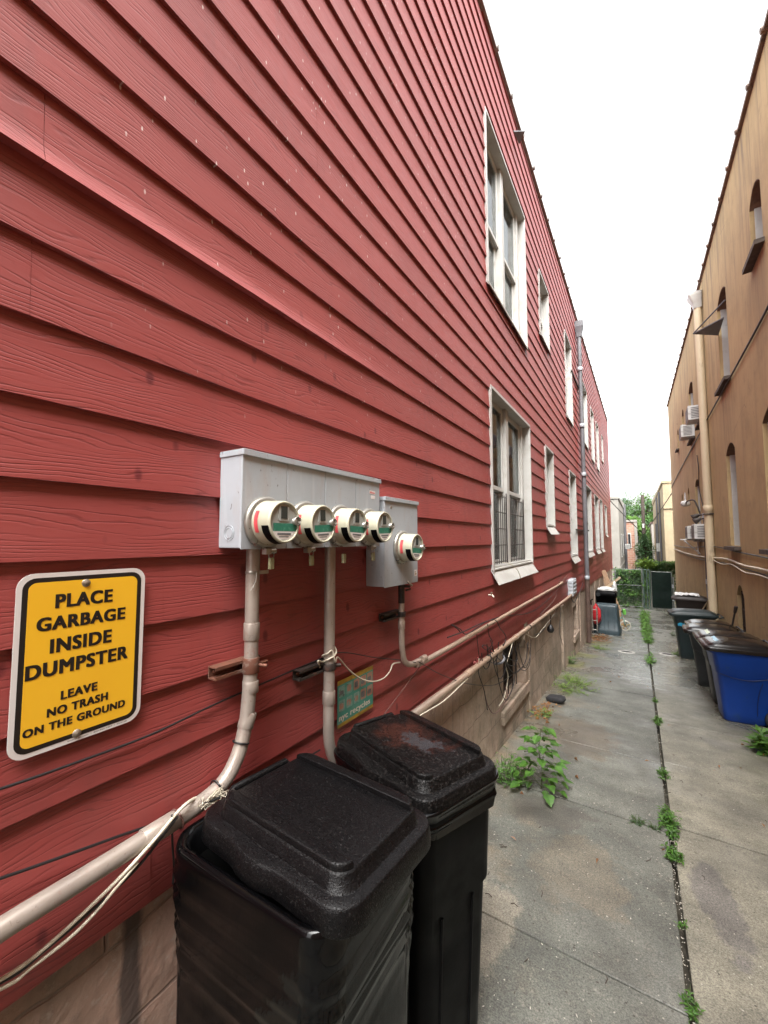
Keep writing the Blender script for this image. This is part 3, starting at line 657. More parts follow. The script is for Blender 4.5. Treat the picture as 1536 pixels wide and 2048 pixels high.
def tan_house():
    mb = MB(); zb = -2.3
    ys = (RB, RE)
    vs = [(x, y, z) for y in ys for x, z in ((XR, zb), (XR+.32, zb), (XR+.32, rroof(y)), (XR, rroof(y)))]
    mb.add(vs, [(0, 1, 2, 3), (7, 6, 5, 4), (0, 4, 5, 1), (1, 5, 6, 2), (2, 6, 7, 3), (3, 7, 4, 0)])
    o = mb.build('wall', M['stucco'], tan)
    cuts = [(lambda m, w=w: m.prism(archpoly(*w), lambda u, v, q: (q, u, v), XR-.3, XR+.8)) for w in WINR]
    cuts.append(lambda m: m.prism(archpoly(*BWR, .2), lambda u, v, q: (q, u, v), XR-.3, XR+.8))
    boolean_cut(o, cuts)
    mb = MB(); mb.box((XR+.5, RB, -2.3), (9, RE, 7.0)); mb.box((XR+.32, RB, -2.3), (XR+.5, RB+.02, 7.1)); mb.box((XR+.32, RE-.02, -2.3), (XR+.5, RE, 7.1)); mb.box((XR+.32, RB+.02, 7.0), (XR+.5, RE-.02, 7.1)); mb.build('rear_wall', M['dark'], tan)
    mb = MB()
    mb.add([(x, y, rroof(y)+dz) for y in ys for x, dz in ((XR-.045, 0), (XR+.38, 0), (XR+.38, .09), (XR-.045, .05))],
           [(0, 1, 2, 3), (7, 6, 5, 4), (0, 4, 5, 1), (1, 5, 6, 2), (2, 6, 7, 3), (3, 7, 4, 0)])
    y = RB+.3
    while y < RE: z = rroof(y)+.02; mb.tube([(XR+.2, y, z+.03), (XR-.07, y, z-.01)], [.045, .034], 8); y += .72
    mb.build('coping', M['coping'], tan)
    for i, w in enumerate(WINR):
        y0, y1, z0, z1 = w; small = z1-z0 < .7
        xi = XR+.20
        if small:
            mb = MB(); mb.box((xi, y0-.01, z0), (xi+.02, y1+.01, z1)); mb.build('vent_opening', M['dark'], tan); continue
        mb = MB(); fz = z1-.11
        mb.box((xi, y0, z0), (xi+.05, y0+.05, fz)); mb.box((xi, y1-.05, z0), (xi+.05, y1, fz)); mb.box((xi, y0+.05, fz-.05), (xi+.05, y1-.05, fz)); mb.box((xi, y0+.05, z0), (xi+.05, y1-.05, z0+.05)); zm = z0+(fz-z0)*.5
        mb.box((xi-.015, y0+.05, zm-.025), (xi+.04, y1-.05, zm+.025))
        mb.box((XR+.05, y1-.014, z0), (xi, y1-.001, fz)); mb.box((XR+.05, y0+.001, z0), (xi, y0+.014, fz))
        f = mb.build('window', M['white'], tan, .003, 1)
        mb = MB(); mb.box((xi+.022, y0+.05, z0+.05), (xi+.026, y1-.05, fz-.05)); mb.build('pane', M['glass'], f)
        mb = MB(); mb.box((xi+.07, y0, z0), (xi+.09, y1, fz)); mb.build('curtain', M['curtain'], f)
        mb = MB(); mb.prism(archpoly(y0+.002, y1-.002, fz-.02, z1-.003, .14), lambda u, v, q: (q, u, v), XR+.12, xi+.06); mb.build('arch_panel', M['brickd'], f)
        mb = MB()
        P = [(XR-.10, z0-.075), (XR+.2, z0-.045), (XR+.2, z0+.005), (XR-.10, z0-.015)]
        mb.prism(P, lambda u, v, q: (u, q, v), y0-.06, y1+.06); mb.build('sill', M['slate'], f)
        mb = MB()   # brick soffit of the arch
        a = archpoly(y0, y1, z0, z1)[2:]; inn = [(yy, zz-.012) for yy, zz in a]
        mb.prism(a+inn[::-1], lambda u, v, q: (q, u, v), XR+.004, xi+.05); mb.build('arch', M['brickd'], f)
    y0, y1, z0, z1 = BWR
    mb = MB(); mb.prism(archpoly(y0, y1, z0, z1, .2), lambda u, v, q: (q, u, v), XR+.22, XR+.24); f = mb.build('basement_window', M['dark'], tan)
    mb = MB()
    for i in range(6): yy = y0+.06+(y1-y0-.12)*i/5; mb.tube([(XR+.06, yy, z0), (XR+.06, yy, z1-.06)], .009, 6)
    for i in range(3): zz = z0+.1+.28*i; mb.tube([(XR+.06, y0, zz), (XR+.06, y1, zz)], .008, 6)
    mb.build('bars', M['darksteel'], f)
tan_house()
# ------------------------------------------------------------------ lettering
def text_mesh(name, body, mat, parent, y0, y1, z0, z1, X, bold=.02, shear=0):
    cu = bpy.data.curves.new('t', 'FONT'); cu.body = body; cu.size = 1; cu.space_character = 1.0+bold*2.4; cu.resolution_u = 4
    o = bpy.data.objects.new('t', cu); COL.objects.link(o); dg = bpy.context.evaluated_depsgraph_get()
    me = bpy.data.meshes.new_from_object(o.evaluated_get(dg)); bpy.data.objects.remove(o)
    vs = [(v.co.x, v.co.y) for v in me.vertices]; fs = [tuple(p.vertices) for p in me.polygons]
    offs = [(0, 0)] if bold == 0 else [(bold*i, bold*.45*j) for i in (-1, -.5, 0, .5, 1) for j in (-1, 1)]
    ax, bx = min(v[0] for v in vs)-bold, max(v[0] for v in vs)+bold; ay, by = min(v[1] for v in vs)-bold*.45, max(v[1] for v in vs)+bold*.45
    mb = MB()
    for k, (dx, dy) in enumerate(offs):       # strokes thickened by overlapping layers, each a hair proud of the last
        mb.add([(X+k*.00004, y0+(x+dx-ax)/(bx-ax)*(y1-y0), z0+(y+dy-ay)/(by-ay)*(z1-z0)) for x, y in vs], fs)
    return mb.build(name, mat, parent)
def rr_plate(mb, y0, y1, z0, z1, r, xa, xb, mi=0):
    cy, cz = (y0+y1)/2, (z0+z1)/2
    mb.prism([(cy+u, cz+v) for u, v in rrect((y1-y0)/2, (z1-z0)/2, r, 6)], lambda u, v, w: (w, u, v), xa, xb, mi)

# ------------------------------------------------------------------ warning sign
sign = thing('garbage_sign', 'yellow sign with rounded white edge telling people to place garbage inside dumpster', 'sign')
sy0, sy1 = .357, .641; sz0, sz1 = W(12, 1532, XW+.005).z, W(30, 1150, XW+.005).z
S0 = XW+.003
mb = MB(); rr_plate(mb, sy0, sy1, sz0, sz1, .033, S0, S0+.002); mb.build('plate', M['signwhite'], sign)
mb = MB(); rr_plate(mb, sy0+.0105, sy1-.0105, sz0+.0105, sz1-.0105, .026, S0+.002, S0+.0024); mb.build('border', M['ink'], sign)
mb = MB(); rr_plate(mb, sy0+.0215, sy1-.0215, sz0+.0215, sz1-.0215, .017, S0+.0024, S0+.0028); mb.build('panel', M['yellow'], sign)
LINES = [('PLACE', (110, 1217), (226, 1179), (112, 1187), .05), ('GARBAGE', (72, 1265), (251, 1216), (74, 1234), .05), ('INSIDE', (99, 1308), (224, 1259), (101, 1277), .05),
         ('DUMPSTER', (49, 1364), (256, 1293), (51, 1330), .05), ('LEAVE', (121, 1400), (195, 1364), (122, 1381), .052), ('NO TRASH', (93, 1436), (216, 1385), (95, 1416), .052), ('ON THE GROUND', (44, 1479), (250, 1402), (45, 1457), .052)]
for s, bl, tr, tl, bd in LINES:
    a = W(*bl, S0+.003); b = W(*tr, S0+.003); c = W(*tl, S0+.003)
    zt = (c.z+b.z)/2
    text_mesh('lettering', s, M['ink'], sign, a.y, b.y, a.z, zt, S0+.0032, bd)
text_mesh('maker_line', 'SmartSign.com  •  800-952-1457  •  S2-0120', M['ink'], sign, .47, .606, sz0+.0035, sz0+.0075, S0+.0023, 0)
for p in ((173, 1166), (154, 1467)):
    c = W(*p, S0+.004); mb = MB()
    mb.lathe([(.0001, .005), (.004, .0045), (.0065, .002), (.009, .0012), (.010, 0)], Matrix.Translation((S0+.0028, c.y, c.z)) @ Matrix.Rotation(R(90), 4, 'Y'), 16)
    mb.build('screw', M['screw'], sign)

# ------------------------------------------------------------------ meter cabinets
def cabinet(name, label, y0, y1, z0, z1, xf, seams, ko):
    o = thing(name, label, 'meter box')
    mb = MB(); mb.box((XW-.004, y0, z0), (xf-.004, y1, z1)); mb.build('case', M['box'], o, .003)
    mb = MB()
    ys = [y0] + seams + [y1]
    for a, b in zip(ys[:-1], ys[1:]): mb.box((xf-.004, a+(.0018 if a != y0 else -.001), z0-.004), (xf, b-(.0018 if b != y1 else -.001), z1-.002))
    mb.build('cover', M['box'], o, .0015, 1)
    mb = MB(); mb.box((XW-.004, y0-.003, z1), (xf+.008, y1+.006, z1+.004)); mb.box((xf+.004, y0-.003, z1-.016), (xf+.008, y1+.006, z1)); mb.box((XW-.004, y0-.004, z1-.016), (xf+.004, y0-.001, z1))
    mb.build('rain_lip', M['box'], o, .001, 1)
    mb = MB()   # knock-out rings on the near side
    for z, x, r in ko:
        for rr_ in (r, r*.68):
            pts = [(x+rr_*math.cos(a*math.pi/16), y0-.0008, z+rr_*math.sin(a*math.pi/16)) for a in range(33)]; mb.tube(pts, .0012, 5, 0, False)
    mb.build('knockout', M['box'], o)
    return o
BX = -1.09
bank = cabinet('meter_bank', 'wide grey metal cabinet holding a row of four round meters', .884, 1.716, 1.690, 2.012, BX, [1.085, 1.30, 1.515], [(1.74, XW+.05, .025)])
sbox = cabinet('meter_box', 'single grey upright meter cabinet right of the wide one', 1.766, 2.128, 1.478, 1.932, BX, [], [(1.545, XW+.055, .026), (1.62, XW+.035, .011)])
for (o, y, z, w, h, m, w2) in ((bank, 1.652, 1.945, .05, .016, 'signwhite', 0), (bank, 1.657, 1.922, .035, .016, 'signwhite', 0)):
    mb = MB(); mb.box((BX, y-w/2, z-h/2), (BX+.0006, y+w/2, z+h/2)); s = mb.build('sticker', M[m], o)
mb = MB(); mb.box((BX+.0006, 1.632, 1.941), (BX+.001, 1.672, 1.945)); mb.box((BX+.0006, 1.632, 1.948), (BX+.001, 1.644, 1.950)); mb.build('sticker_print', M['red_tape'], bank)
mb = MB(); mb.box((BX, 2.085, 1.51), (BX+.0006, 2.118, 1.545)); mb.build('sticker', M['signwhite'], sbox)
mb = MB(); mb.box((BX+.0006, 2.092, 1.518), (BX+.001, 2.112, 1.524)); mb.box((BX+.0006, 2.092, 1.530), (BX+.001, 2.104, 1.535)); mb.build('sticker_print', M['pyel'], sbox)
mb = MB(); mb.lathe([(.0001, .003), (.006, .003), (.008, 0)], Matrix.Translation((BX, 1.83, 1.885)) @ Matrix.Rotation(R(90), 4, 'Y'), 12); mb.tube([(BX+.004, 2.0, 1.487), (BX+.02, 2.0, 1.475), (BX+.02, 2.02, 1.465)], .006, 8); mb.build('latch', M['screw'], sbox)

def make_meter(label):
    o = thing('electric_meter', label, 'meter', group='round glass electric meters on the red wall')
    A = Matrix.Rotation(R(90), 4, 'Y')       # local z -> +X
    mb = MB(); mb.lathe([(.078, 0), (.090, .002), (.091, .010), (.087, .018), (.081, .022), (.074, .023)], A, 40); mb.build('ring', M['steel'], o)
    mb = MB(); mb.lathe([(.076, .012), (.0735, .03), (.071, .085), (.0705, .094), (.068, .100), (.0635, .1005), (.0620, .097), (.0615, .093)], A, 48); mb.build('cover', M['cream_pl'], o)
    mb = MB(); mb.lathe([(.0001, .0935), (.0625, .0935)], A, 40, sm=False); mb.build('face', M['meterface'], o)
    X0 = .0940
    mb = MB(); rr_plate(mb, -.026, .020, .004, .052, .006, X0, X0+.0020); mb.build('bezel', M['meterface'], o)
    mb = MB(); mb.box((X0+.0020, -.016, .011), (X0+.0032, .012, .052)); d = mb.build('display', M['lcd'], o)
    def seg(y0, y1, z0, z1, r, x0, x1, mat, nm):
        pts = []
        for z in [z0+(z1-z0)*i/8 for i in range(9)]: pts.append((max(y0, -math.sqrt(max(0, r*r-z*z))), z))
        for z in [z1+(z0-z1)*i/8 for i in range(9)]: pts.append((min(y1, math.sqrt(max(0, r*r-z*z))), z))
        mb = MB(); mb.prism(pts, lambda u, v, w: (w, u, v), x0, x1); return mb.build(nm, mat, o)
    seg(-.047, .060, -.030, -.004, .0605, X0, X0+.0012, M['green_l'], 'green_label')
    lw = seg(-.056, .056, -.058, -.031, .0605, X0, X0+.0010, M['signwhite'], 'serial_plate')
    mb = MB(); mb.box((X0+.001, -.030, -.043), (X0+.0016, .030, -.036)); mb.box((X0+.001, -.022, -.050), (X0+.0016, .020, -.047)); mb.build('print', M['acgrille'], lw)
    def strip(a0, a1, h0, h1, mat, nm, r=.0745):
        mb = MB(); n = 12; vs = []
        for i in range(n+1):
            a = R(a0+(a1-a0)*i/n)
            for h in (h0, h1):
                rr_ = .0741-(h-.03)*.045+.0012; vs.append((h, rr_*math.cos(a), rr_*math.sin(a)))
        mb.add(vs, [(2*i, 2*i+1, 2*i+3, 2*i+2) for i in range(n)], 0, True); return mb.build(nm, mat, o)
    strip(151, 208, .034, .050, M['red_tape'], 'red_tape')
    # dark window through the lower part of the cover
    strip(190, 262, .066, .096, M['black'], 'dark_band')
    mb = MB(); mb.tube([(X0+.002, .043, .004), (X0+.016, .047, .004)], [.013, .012], 12); mb.tube([(X0+.016+.0*q, .047+.014*math.cos(q*math.pi/6), .004+.014*math.sin(q*math.pi/6)) for q in range(13)], .003, 6); mb.tube([(X0+.006, .045, .004), (X0+.020, .058, -.004)], .004, 8)
    mb.build('lock', M['steel'], o)
    mb = MB(); mb.box((.004, -.012, -.108), (.026, .010, -.088)); mb.tube([(.015, .012, -.098), (.015, .036, -.098)], .010, 12); mb.tube([(.015, .02+.012*math.cos(q*math.pi/6), -.112+.012*math.sin(q*math.pi/6)) for q in range(13)], .002, 6); mb.build('latch', M['steel'], o)
    mb = MB(); mb.box((.009, .010, -.160), (.021, .030, -.120)); mb.build('seal', M['seal'], o, .003)
    return o
m0 = make_meter('electric meter nearest the yellow sign, leftmost in the row of four')
MET = [(.980, 1.776, None), (1.177, 1.776, 'electric meter second from the left in the row of four on the wide cabinet'), (1.394, 1.777, 'electric meter third from the left in the row of four, its seal hanging alone'),
       (1.612, 1.776, 'electric meter at the right end of the row of four, next to the single cabinet'), (1.936, 1.676, 'electric meter on its own on the upright single cabinet')]
for i, (y, z, lb) in enumerate(MET):
    o = m0 if i == 0 else copy_tree(m0)
    o.location = (BX, y, z); o.rotation_euler = (R([0, 3, -2, 2, -4][i]), 0, 0)
    if lb: o['label'] = lb
    for ch in list(o.children):
        if i == 4 and ch.name.split('.')[0] in ('seal', 'latch'): bpy.data.objects.remove(ch)
        elif i == 2 and ch.name.split('.')[0] == 'latch': bpy.data.objects.remove(ch)

# ------------------------------------------------------------------ conduits
def part_collar(nm, mat, par, p, d, r, L): q = MB(); collar(q, p, d, r, L); return q.build(nm, M[mat], par)
def collar(mb, p, d, r, L): p = Vector(p); d = Vector(d).normalized(); mb.tube([p-d*L/2, p-d*L/2+d*.002, p+d*L/2-d*.002, p+d*L/2], [r*.96, r, r, r*.96], 20)
CX = XW+.052; r1 = .0235
c1 = thing('conduit', 'pale painted conduit dropping from the wide cabinet and sweeping left below the yellow sign', 'conduit')
yv = W(506, 1125, CX).y
path = [(CX, yv, 1.70), (CX, yv, 1.5), (CX, yv, 1.3), (CX, W(497, 1400, CX).y, W(497, 1400, CX).z)] + [tuple(W(*q, CX)) for q in ((490, 1455), (474, 1515), (443, 1569), (385, 1618), (300, 1672), (180, 1748), (60, 1822), (0, 1860), (-160, 1965), (-420, 2130))]
mb = MB(); mb.tube(spline(path, 8), r1, 20); mb.build('pipe', M['pipe'], c1)
for q, L in (((503, 1262), .058), ((497, 1374), .04)): c = W(*q, CX); part_collar('coupling', 'pipe', c1, (CX, yv, c.z), (0, 0, 1), r1+.0035, L)
a = W(494, 1440, CX); b = W(489, 1460, CX); part_collar('coupling', 'pipe', c1, a, b-a, r1+.0028, .05)
a = W(270, 1691, CX); b = W(300, 1672, CX); part_collar('coupling', 'pipe', c1, W(318, 1660, CX), b-a, r1+.003, .09)
mb = MB(); c = W(500, 1330, CX); collar(mb, (CX, yv, c.z), (0, 0, 1), r1+.005, .052); mb.tube([(CX+.02, yv+.015, c.z), (CX+.045, yv+.032, c.z-.004)], .006, 8); mb.tube([(CX+.012, yv+.02, c.z), (CX+.012, yv+.06, c.z)], .005, 8); mb.build('strap', M['rust'], c1)
mb = MB(); c = W(502, 1145, CX); collar(mb, (CX, yv, c.z), (0, 0, 1), r1+.002, .010); mb.box((CX+.02, yv+.01, c.z-.006), (CX+.024, yv+.05, c.z+.006)); mb.tube([(CX+.026, yv-.005, c.z), (CX+.03, yv-.012, c.z-.03), (CX+.026, yv-.028, c.z-.058)], .002, 6); mb.build('ground_clamp', M['steel'], c1)
c2 = thing('conduit', 'pale conduit from the middle of the wide cabinet, running on behind the second bin', 'conduit')
yv2 = W(660, 1130, CX).y
A_ = W(850, 1412, CX); B_ = W(1140, 1192, CX)
zb = A_.z+.012
path = [(CX, yv2, 1.70), (CX, yv2, 1.35), (CX, yv2, 1.1), (CX, yv2, zb+.20), (CX, yv2+.012, zb+.12), (CX, yv2+.05, zb+.05), (CX, yv2+.12, zb+.012), (CX, yv2+.3, zb), (CX, A_.y, A_.z), (CX, (A_.y+B_.y)/2, (A_.z+B_.z)/2), (CX, B_.y, B_.z), (CX-.05, B_.y+.25, B_.z+.02)]
mb = MB(); mb.tube(spline(path, 8), r1, 20); mb.build('pipe', M['pipe'], c2)
c = W(657, 1395, CX); part_collar('coupling', 'pipe', c2, (CX, yv2, c.z), (0, 0, 1), r1+.0035, .055)
for q in (.12, .35, .62): p = A_.lerp(B_, q); part_collar('coupling', 'pipe', c2, (CX, p.y, p.z), (0, 1, 0), r1+.004, .1)
mb = MB(); c = W(656, 1333, CX); collar(mb, (CX, yv2, c.z), (0, 0, 1), r1+.005, .03); mb.tube([(CX+.015, yv2+.02, c.z), (CX+.03, yv2+.04, c.z)], .008, 8)
mb.build('strap', M['darksteel'], c2)
for q in (.2, .45): p = A_.lerp(B_, q); mb = MB(); collar(mb, (CX, p.y, p.z), (0, 1, 0), r1+.006, .025); mb.box((XW, p.y-.012, p.z-.045), (CX, p.y+.012, p.z-.025)); mb.build('strap', M['darksteel'], c2)
r3 = .0165
c3 = thing('conduit', 'thin pale conduit dropping from the single cabinet and bending right under the window', 'conduit')
yv3 = W(803, 1215, CX).y; D_ = W(850, 1322, CX); E_ = W(1122, 1167, CX)
z3 = W(822, 1330, CX).z
path = [(CX, yv3, 1.49), (CX, yv3, 1.40), (CX, yv3, z3+.22), (CX, yv3+.005, z3+.12), (CX, yv3+.035, z3+.04), (CX, yv3+.11, z3+.004), (CX, yv3+.22, z3-.002), (CX, D_.y+.12, D_.z), (CX, (D_.y+E_.y)/2, (D_.z+E_.z)/2), (CX, E_.y, E_.z), (CX-.04, E_.y+.1, E_.z)]
mb = MB(); mb.tube(spline(path, 8), r3, 16); mb.build('pipe', M['pipe'], c3)
c = W(803, 1250, CX); part_collar('coupling', 'pipe', c3, (CX, yv3, c.z), (0, 0, 1), r3+.003, .045); part_collar('coupling', 'pipe', c3, (CX, D_.y-.02, z3-.002), (0, 1, 0), r3+.003, .05)
for q in (.15, .4): p = D_.lerp(E_, q); part_collar('coupling', 'pipe', c3, (CX, p.y, p.z), (0, 1, 0), r3+.003, .1)
mb = MB(); c = W(803, 1228, CX); collar(mb, (CX, yv3, c.z), (0, 0, 1), r3+.007, .028); mb.tube([(CX, yv3, 1.478), (CX, yv3, 1.36)], r3+.002, 14); mb.tube([(CX+.018, yv3, 1.455), (CX+.03, yv3+.04, 1.45)], .007, 8); mb.tube([(CX+.018, yv3+.02, 1.43), (CX+.03, yv3+.05, 1.435)], .006, 8)
mb.build('strap', M['darksteel'], c3)
def bracket(label, y0, y1, z, mat):
    o = thing('channel_bracket', label, 'bracket', group='steel channel brackets behind the conduits')
    mb = MB(); h = .020; xa, xb = XW+.001, XW+.041
    mb.box((xa, y0, z-h), (xa+.004, y1, z+h)); mb.box((xa+.004, y0, z-h), (xb, y1, z-h+.004)); mb.box((xa+.004, y0, z+h-.004), (xb, y1, z+h)); mb.box((xb-.004, y0, z-h+.004), (xb, y1, z-h+.010)); mb.box((xb-.004, y0, z+h-.010), (xb, y1, z+h-.004))
    mb.build('channel', mat, o)
    mb = MB(); mb.tube([(xa+.004, y0+.02, z), (xa+.012, y0+.02, z)], .007, 8); mb.tube([(xa+.004, y1-.01, z), (xa+.012, y1-.01, z)], .007, 8); mb.build('bolt', M['rust'], o)
c = W(500, 1330, CX); bracket('rusty channel bracket behind the conduit next to the yellow sign', W(432, 1330, XW+.04).y, yv+.05, c.z, M['rust'])
c = W(656, 1333, CX); bracket('dark channel bracket holding the conduit above the recycling poster', W(600, 1335, XW+.04).y, yv2+.03, c.z, M['darksteel'])
c = W(803, 1228, CX); bracket('short dark channel bracket under the single meter cabinet', W(770, 1235, XW+.04).y, yv3+.025, c.z, M['darksteel'])

# ------------------------------------------------------------------ recycling poster
po = thing('recycling_poster', 'small teal recycling poster with yellow strips stuck to the boards behind a conduit', 'poster')
PX = XW+.002; a = W(675, 1362, PX); b = W(745, 1415, PX); py0, py1 = a.y, b.y+.002; pz1 = (a.z+W(744, 1333, PX).z)/2; pz0 = (W(676, 1456, PX).z+b.z)/2
mb = MB(); mb.box((PX, py0, pz0+.016), (PX+.001, py1, pz1-.02)); mb.build('sheet', M['teal'], po)
mb = MB(); mb.box((PX, py0, pz1-.02), (PX+.001, py1, pz1)); mb.build('strip', M['pyel'], po); mb = MB(); mb.box((PX, py0, pz0), (PX+.001, py1, pz0+.016)); mb.build('strip', M['pyel'], po)
rng = random.Random(5)
def poster_cells():
    w = (py1-py0)/5; h = (pz1-pz0-.036-.045)/2
    for q in range(10):
        i, j = q % 5, q//5; m = 'ppale' if i < 2 or (i == 2 and j == 0) else 'ppink'
        mb = MB(); y = py0+.006+i*(w-.001); z = pz0+.062+j*h
        rr_plate(mb, y+.003, y+w-.007, z+.006, z+h-.008, .008, PX+.001, PX+.0014); mb.build('picture', M[m], po)
        mb = MB(); cy, cz = y+w*.45, z+h*.42; rr_plate(mb, cy-.015-rng.random()*.006, cy+.012, cz-.010, cz+.008+.012*rng.random(), .006, PX+.0014, PX+.0017); mb.build('picture', M['acgrille' if rng.random() < .55 else 'ppink' if m == 'ppale' else 'ppale'], po)
poster_cells()
text_mesh('lettering', 'nyc recycles', M['pwhite'], po, py0+.010, py1-.028, pz0+.020, pz0+.056, PX+.0018, .03)

# ------------------------------------------------------------------ small fixtures of the left wall
vb = thing('junction_box', 'small grey louvred box on the red wall where the conduits end', 'junction box')
a = W(1134, 1156, XW); b = W(1152, 1184, XW); vy, vz = 8.75, (W(1134, 1170, XW).z+W(1152, 1170, XW).z)/2
mb = MB(); mb.box((XW-.01, vy, vz-.17), (XW+.09, vy+.5, vz+.15)); mb.build('case', M['box'], vb, .012)
mb = MB()
for i in range(4): mb.box((XW+.09, vy+.08, vz-.12+.07*i), (XW+.104, vy+.42, vz-.09+.07*i)); mb.box((XW+.02, vy-.012, vz-.12+.07*i), (XW+.075, vy, vz-.09+.07*i))
mb.build('louvre', M['box'], vb, .004)
dl = thing('downspout', 'grey metal downspout with hopper head on the red house, brown at its foot', 'downspout')
dy, dx = 11.45, XW+.075
def gzx(y): return gz(y)
mb = MB(); mb.tube([(dx, dy-.12, lroof(dy)-.55), (dx, dy-.06, 5.0), (dx, dy, 2.6), (dx, dy+.02, .72)], .052, 14); mb.build('pipe', M['galv'], dl)
mb = MB(); mb.tube([(dx, dy+.02, .74), (dx, dy+.02, gz(dy)+.02)], .056, 14); mb.build('lower_pipe', M['brownpipe'], dl)
mb = MB(); mb.loft([[(dx+u, dy-.12+v, z) for u, v in rrect(a_, a_, .02, 3)] for a_, z in ((.06, lroof(dy)-.62), (.075, lroof(dy)-.52), (.11, lroof(dy)-.36), (.115, lroof(dy)-.22))], 0, False); mb.build('hopper', M['galv'], dl)
for z in (lroof(dy)-1.45, 4.6, 3.35, .76): part_collar('collar', 'box', dl, (dx, dy+(.02-.14*min(1, z/6.9)), z), (0, 0, 1), .059, .09)
for z in (5.62, 1.93): mb = MB(); mb.box((XW, dy-1.3, z-.018), (XW+.03, dy+.16, z+.018)); mb.box((XW+.03, dy+.10, z-.018), (dx+.07, dy+.13, z+.018)); mb.build('bracket', M['darksteel'], dl)

# ------------------------------------------------------------------ cables
CG = 'loose cables along the conduits and foundation'
def cable(label, pts, r, mat, group=None, n=6, name='cable'):
    mb = MB(); mb.tube(spline(pts, n), r, 6); o = mb.build(name, M[mat]); return tag(o, label, 'cable', group)
cz1 = CX+r1+.008
cable('thin black cable running straight across the boards under the yellow sign', [W(-260, 1660, XW+.006)] + [W(*q, XW+.006) for q in ((0, 1578), (150, 1526), (300, 1470), (420, 1413), (500, 1378))] + [W(600, 1335, XW+.008), W(672, 1305, XW+.03)], .0032, 'cable')
cable('thin black cable crossing above the sloping conduit to the twine knot', [W(*q, XW+.02) for q in ((-250, 1840), (0, 1757), (120, 1715), (250, 1668), (350, 1634))]+[W(*q, cz1) for q in ((420, 1603), (470, 1583))]+[W(*q, XW+.02) for q in ((560, 1545), (640, 1500))], .0034, 'cable')
cable('thick white cable hanging from the sloping conduit past the board ends', [W(-300, 2120, XW+.03), W(0, 1960, XW+.03), W(100, 1887, XW+.035), W(220, 1775, XW+.06), W(300, 1690, cz1), W(348, 1633, cz1), W(375, 1606, cz1-.01), W(405, 1592, XW+.03), W(470, 1580, XW+.02), W(545, 1560, XW+.02)], .0048, 'cablew')
cable('lower white cable with a bare end beside the black cables', [W(-300, 2100, XW+.03), W(0, 1978, XW+.03), W(60, 1937, XW+.03), W(140, 1875, XW+.04), W(190, 1825, XW+.05), W(235, 1772, XW+.065), W(276, 1724, XW+.075)], .0046, 'cablew')
cable('black cable sagging beside the white cables from the sloping conduit', [W(-300, 2090, XW+.03), W(0, 1966, XW+.03), W(90, 1900, XW+.035), W(190, 1815, XW+.05), W(270, 1740, XW+.07), W(325, 1672, cz1), W(356, 1632, cz1)], .004, 'cable')
cable('short black cable dangling from the tie on the sloping conduit', [W(344, 1630, cz1), W(345, 1690, XW+.05), W(348, 1730, XW+.03), W(346, 1768, XW+.03)], .003, 'cable')
def tie(label, pts, mat, r, nm='tie', cat='tie', group='ties round the conduits'):
    mb = MB(); mb.tube(pts, r, 6); return tag(mb.build(nm, M[mat]), label, cat, group)
def ring_at(p, d, r, k=16):
    d = Vector(d).normalized(); u = d.orthogonal().normalized(); v = d.cross(u)
    return [Vector(p)+(u*math.cos(2*math.pi*i/k)+v*math.sin(2*math.pi*i/k))*r for i in range(k+1)]
dirv = W(443, 1569, CX)-W(385, 1618, CX)
tie('black tie round the conduit bend just under the coupling', ring_at(W(482, 1484, CX), W(474, 1515, CX)-W(490, 1455, CX), r1+.002), 'cable', .003)
tie('black tie round the sloping conduit above the near bin', ring_at(W(433, 1577, CX), dirv, r1+.002), 'cable', .003)
tie('brown tie holding white and black cables to the sloping conduit', ring_at(W(355, 1638, CX), dirv, r1+.004), 'cablebr', .0028)
def twine():
    mb = MB(); rng = random.Random(2); c = W(412, 1597, CX+.012)
    for i in range(9):
        pts = [c+Vector((rng.uniform(.005, .03), rng.uniform(-.035, .05), rng.uniform(-.02, .02))) for _ in range(5)]; mb.tube(spline(pts, 5), .0012, 4)
    for i in range(5):
        pts = [c+Vector((.02, .02, 0)), c+Vector((.035, .05+rng.uniform(-.01, .02), rng.uniform(-.03, .01))), c+Vector((.05, .045+rng.uniform(-.03, .02), -.03+rng.uniform(-.03, .03)))]; mb.tube(spline(pts, 5), .0012, 4)
    tag(mb.build('twine_knot', M['cablew']), 'frayed knot of white twine tied round the sloping conduit above the bin', 'twine')
twine()
# white lead wrapped round the middle conduit and looping over the poster
yy, zz = yv2, W(656, 1310, CX).z
pts = [W(640, 1335, XW+.03), W(636, 1322, XW+.05)]
for i in range(15):
    a = -2.2+i*.62; pts.append(Vector((CX+(r1+.006)*math.cos(a), yy+(r1+.008)*math.sin(a), zz-.028+.05*((i % 7)/6.)) ))
pts += [W(676, 1315, XW+.04), W(700, 1342, XW+.025), W(725, 1359, XW+.025), W(748, 1363, XW+.025), W(768, 1356, XW+.025), W(780, 1342, XW+.025), W(786, 1328, XW+.02), W(800, 1325, XW+.03)]
cable('white lead wound round the middle conduit and looping over the poster', pts, .0038, 'cablew')
cable('thin dark wire strung between the middle conduit and the thin conduit bend', [W(672, 1305, XW+.03), W(700, 1306, XW+.02), W(750, 1315, XW+.015), W(800, 1320, XW+.02), W(832, 1325, CX+.02)], .0024, 'cable')
cable('thin brown wire hanging from the thin conduit down to the second bin', [W(846, 1324, CX+.02), W(820, 1360, XW+.03), W(790, 1400, XW+.03), W(752, 1450, XW+.04)], .0024, 'cablebr')
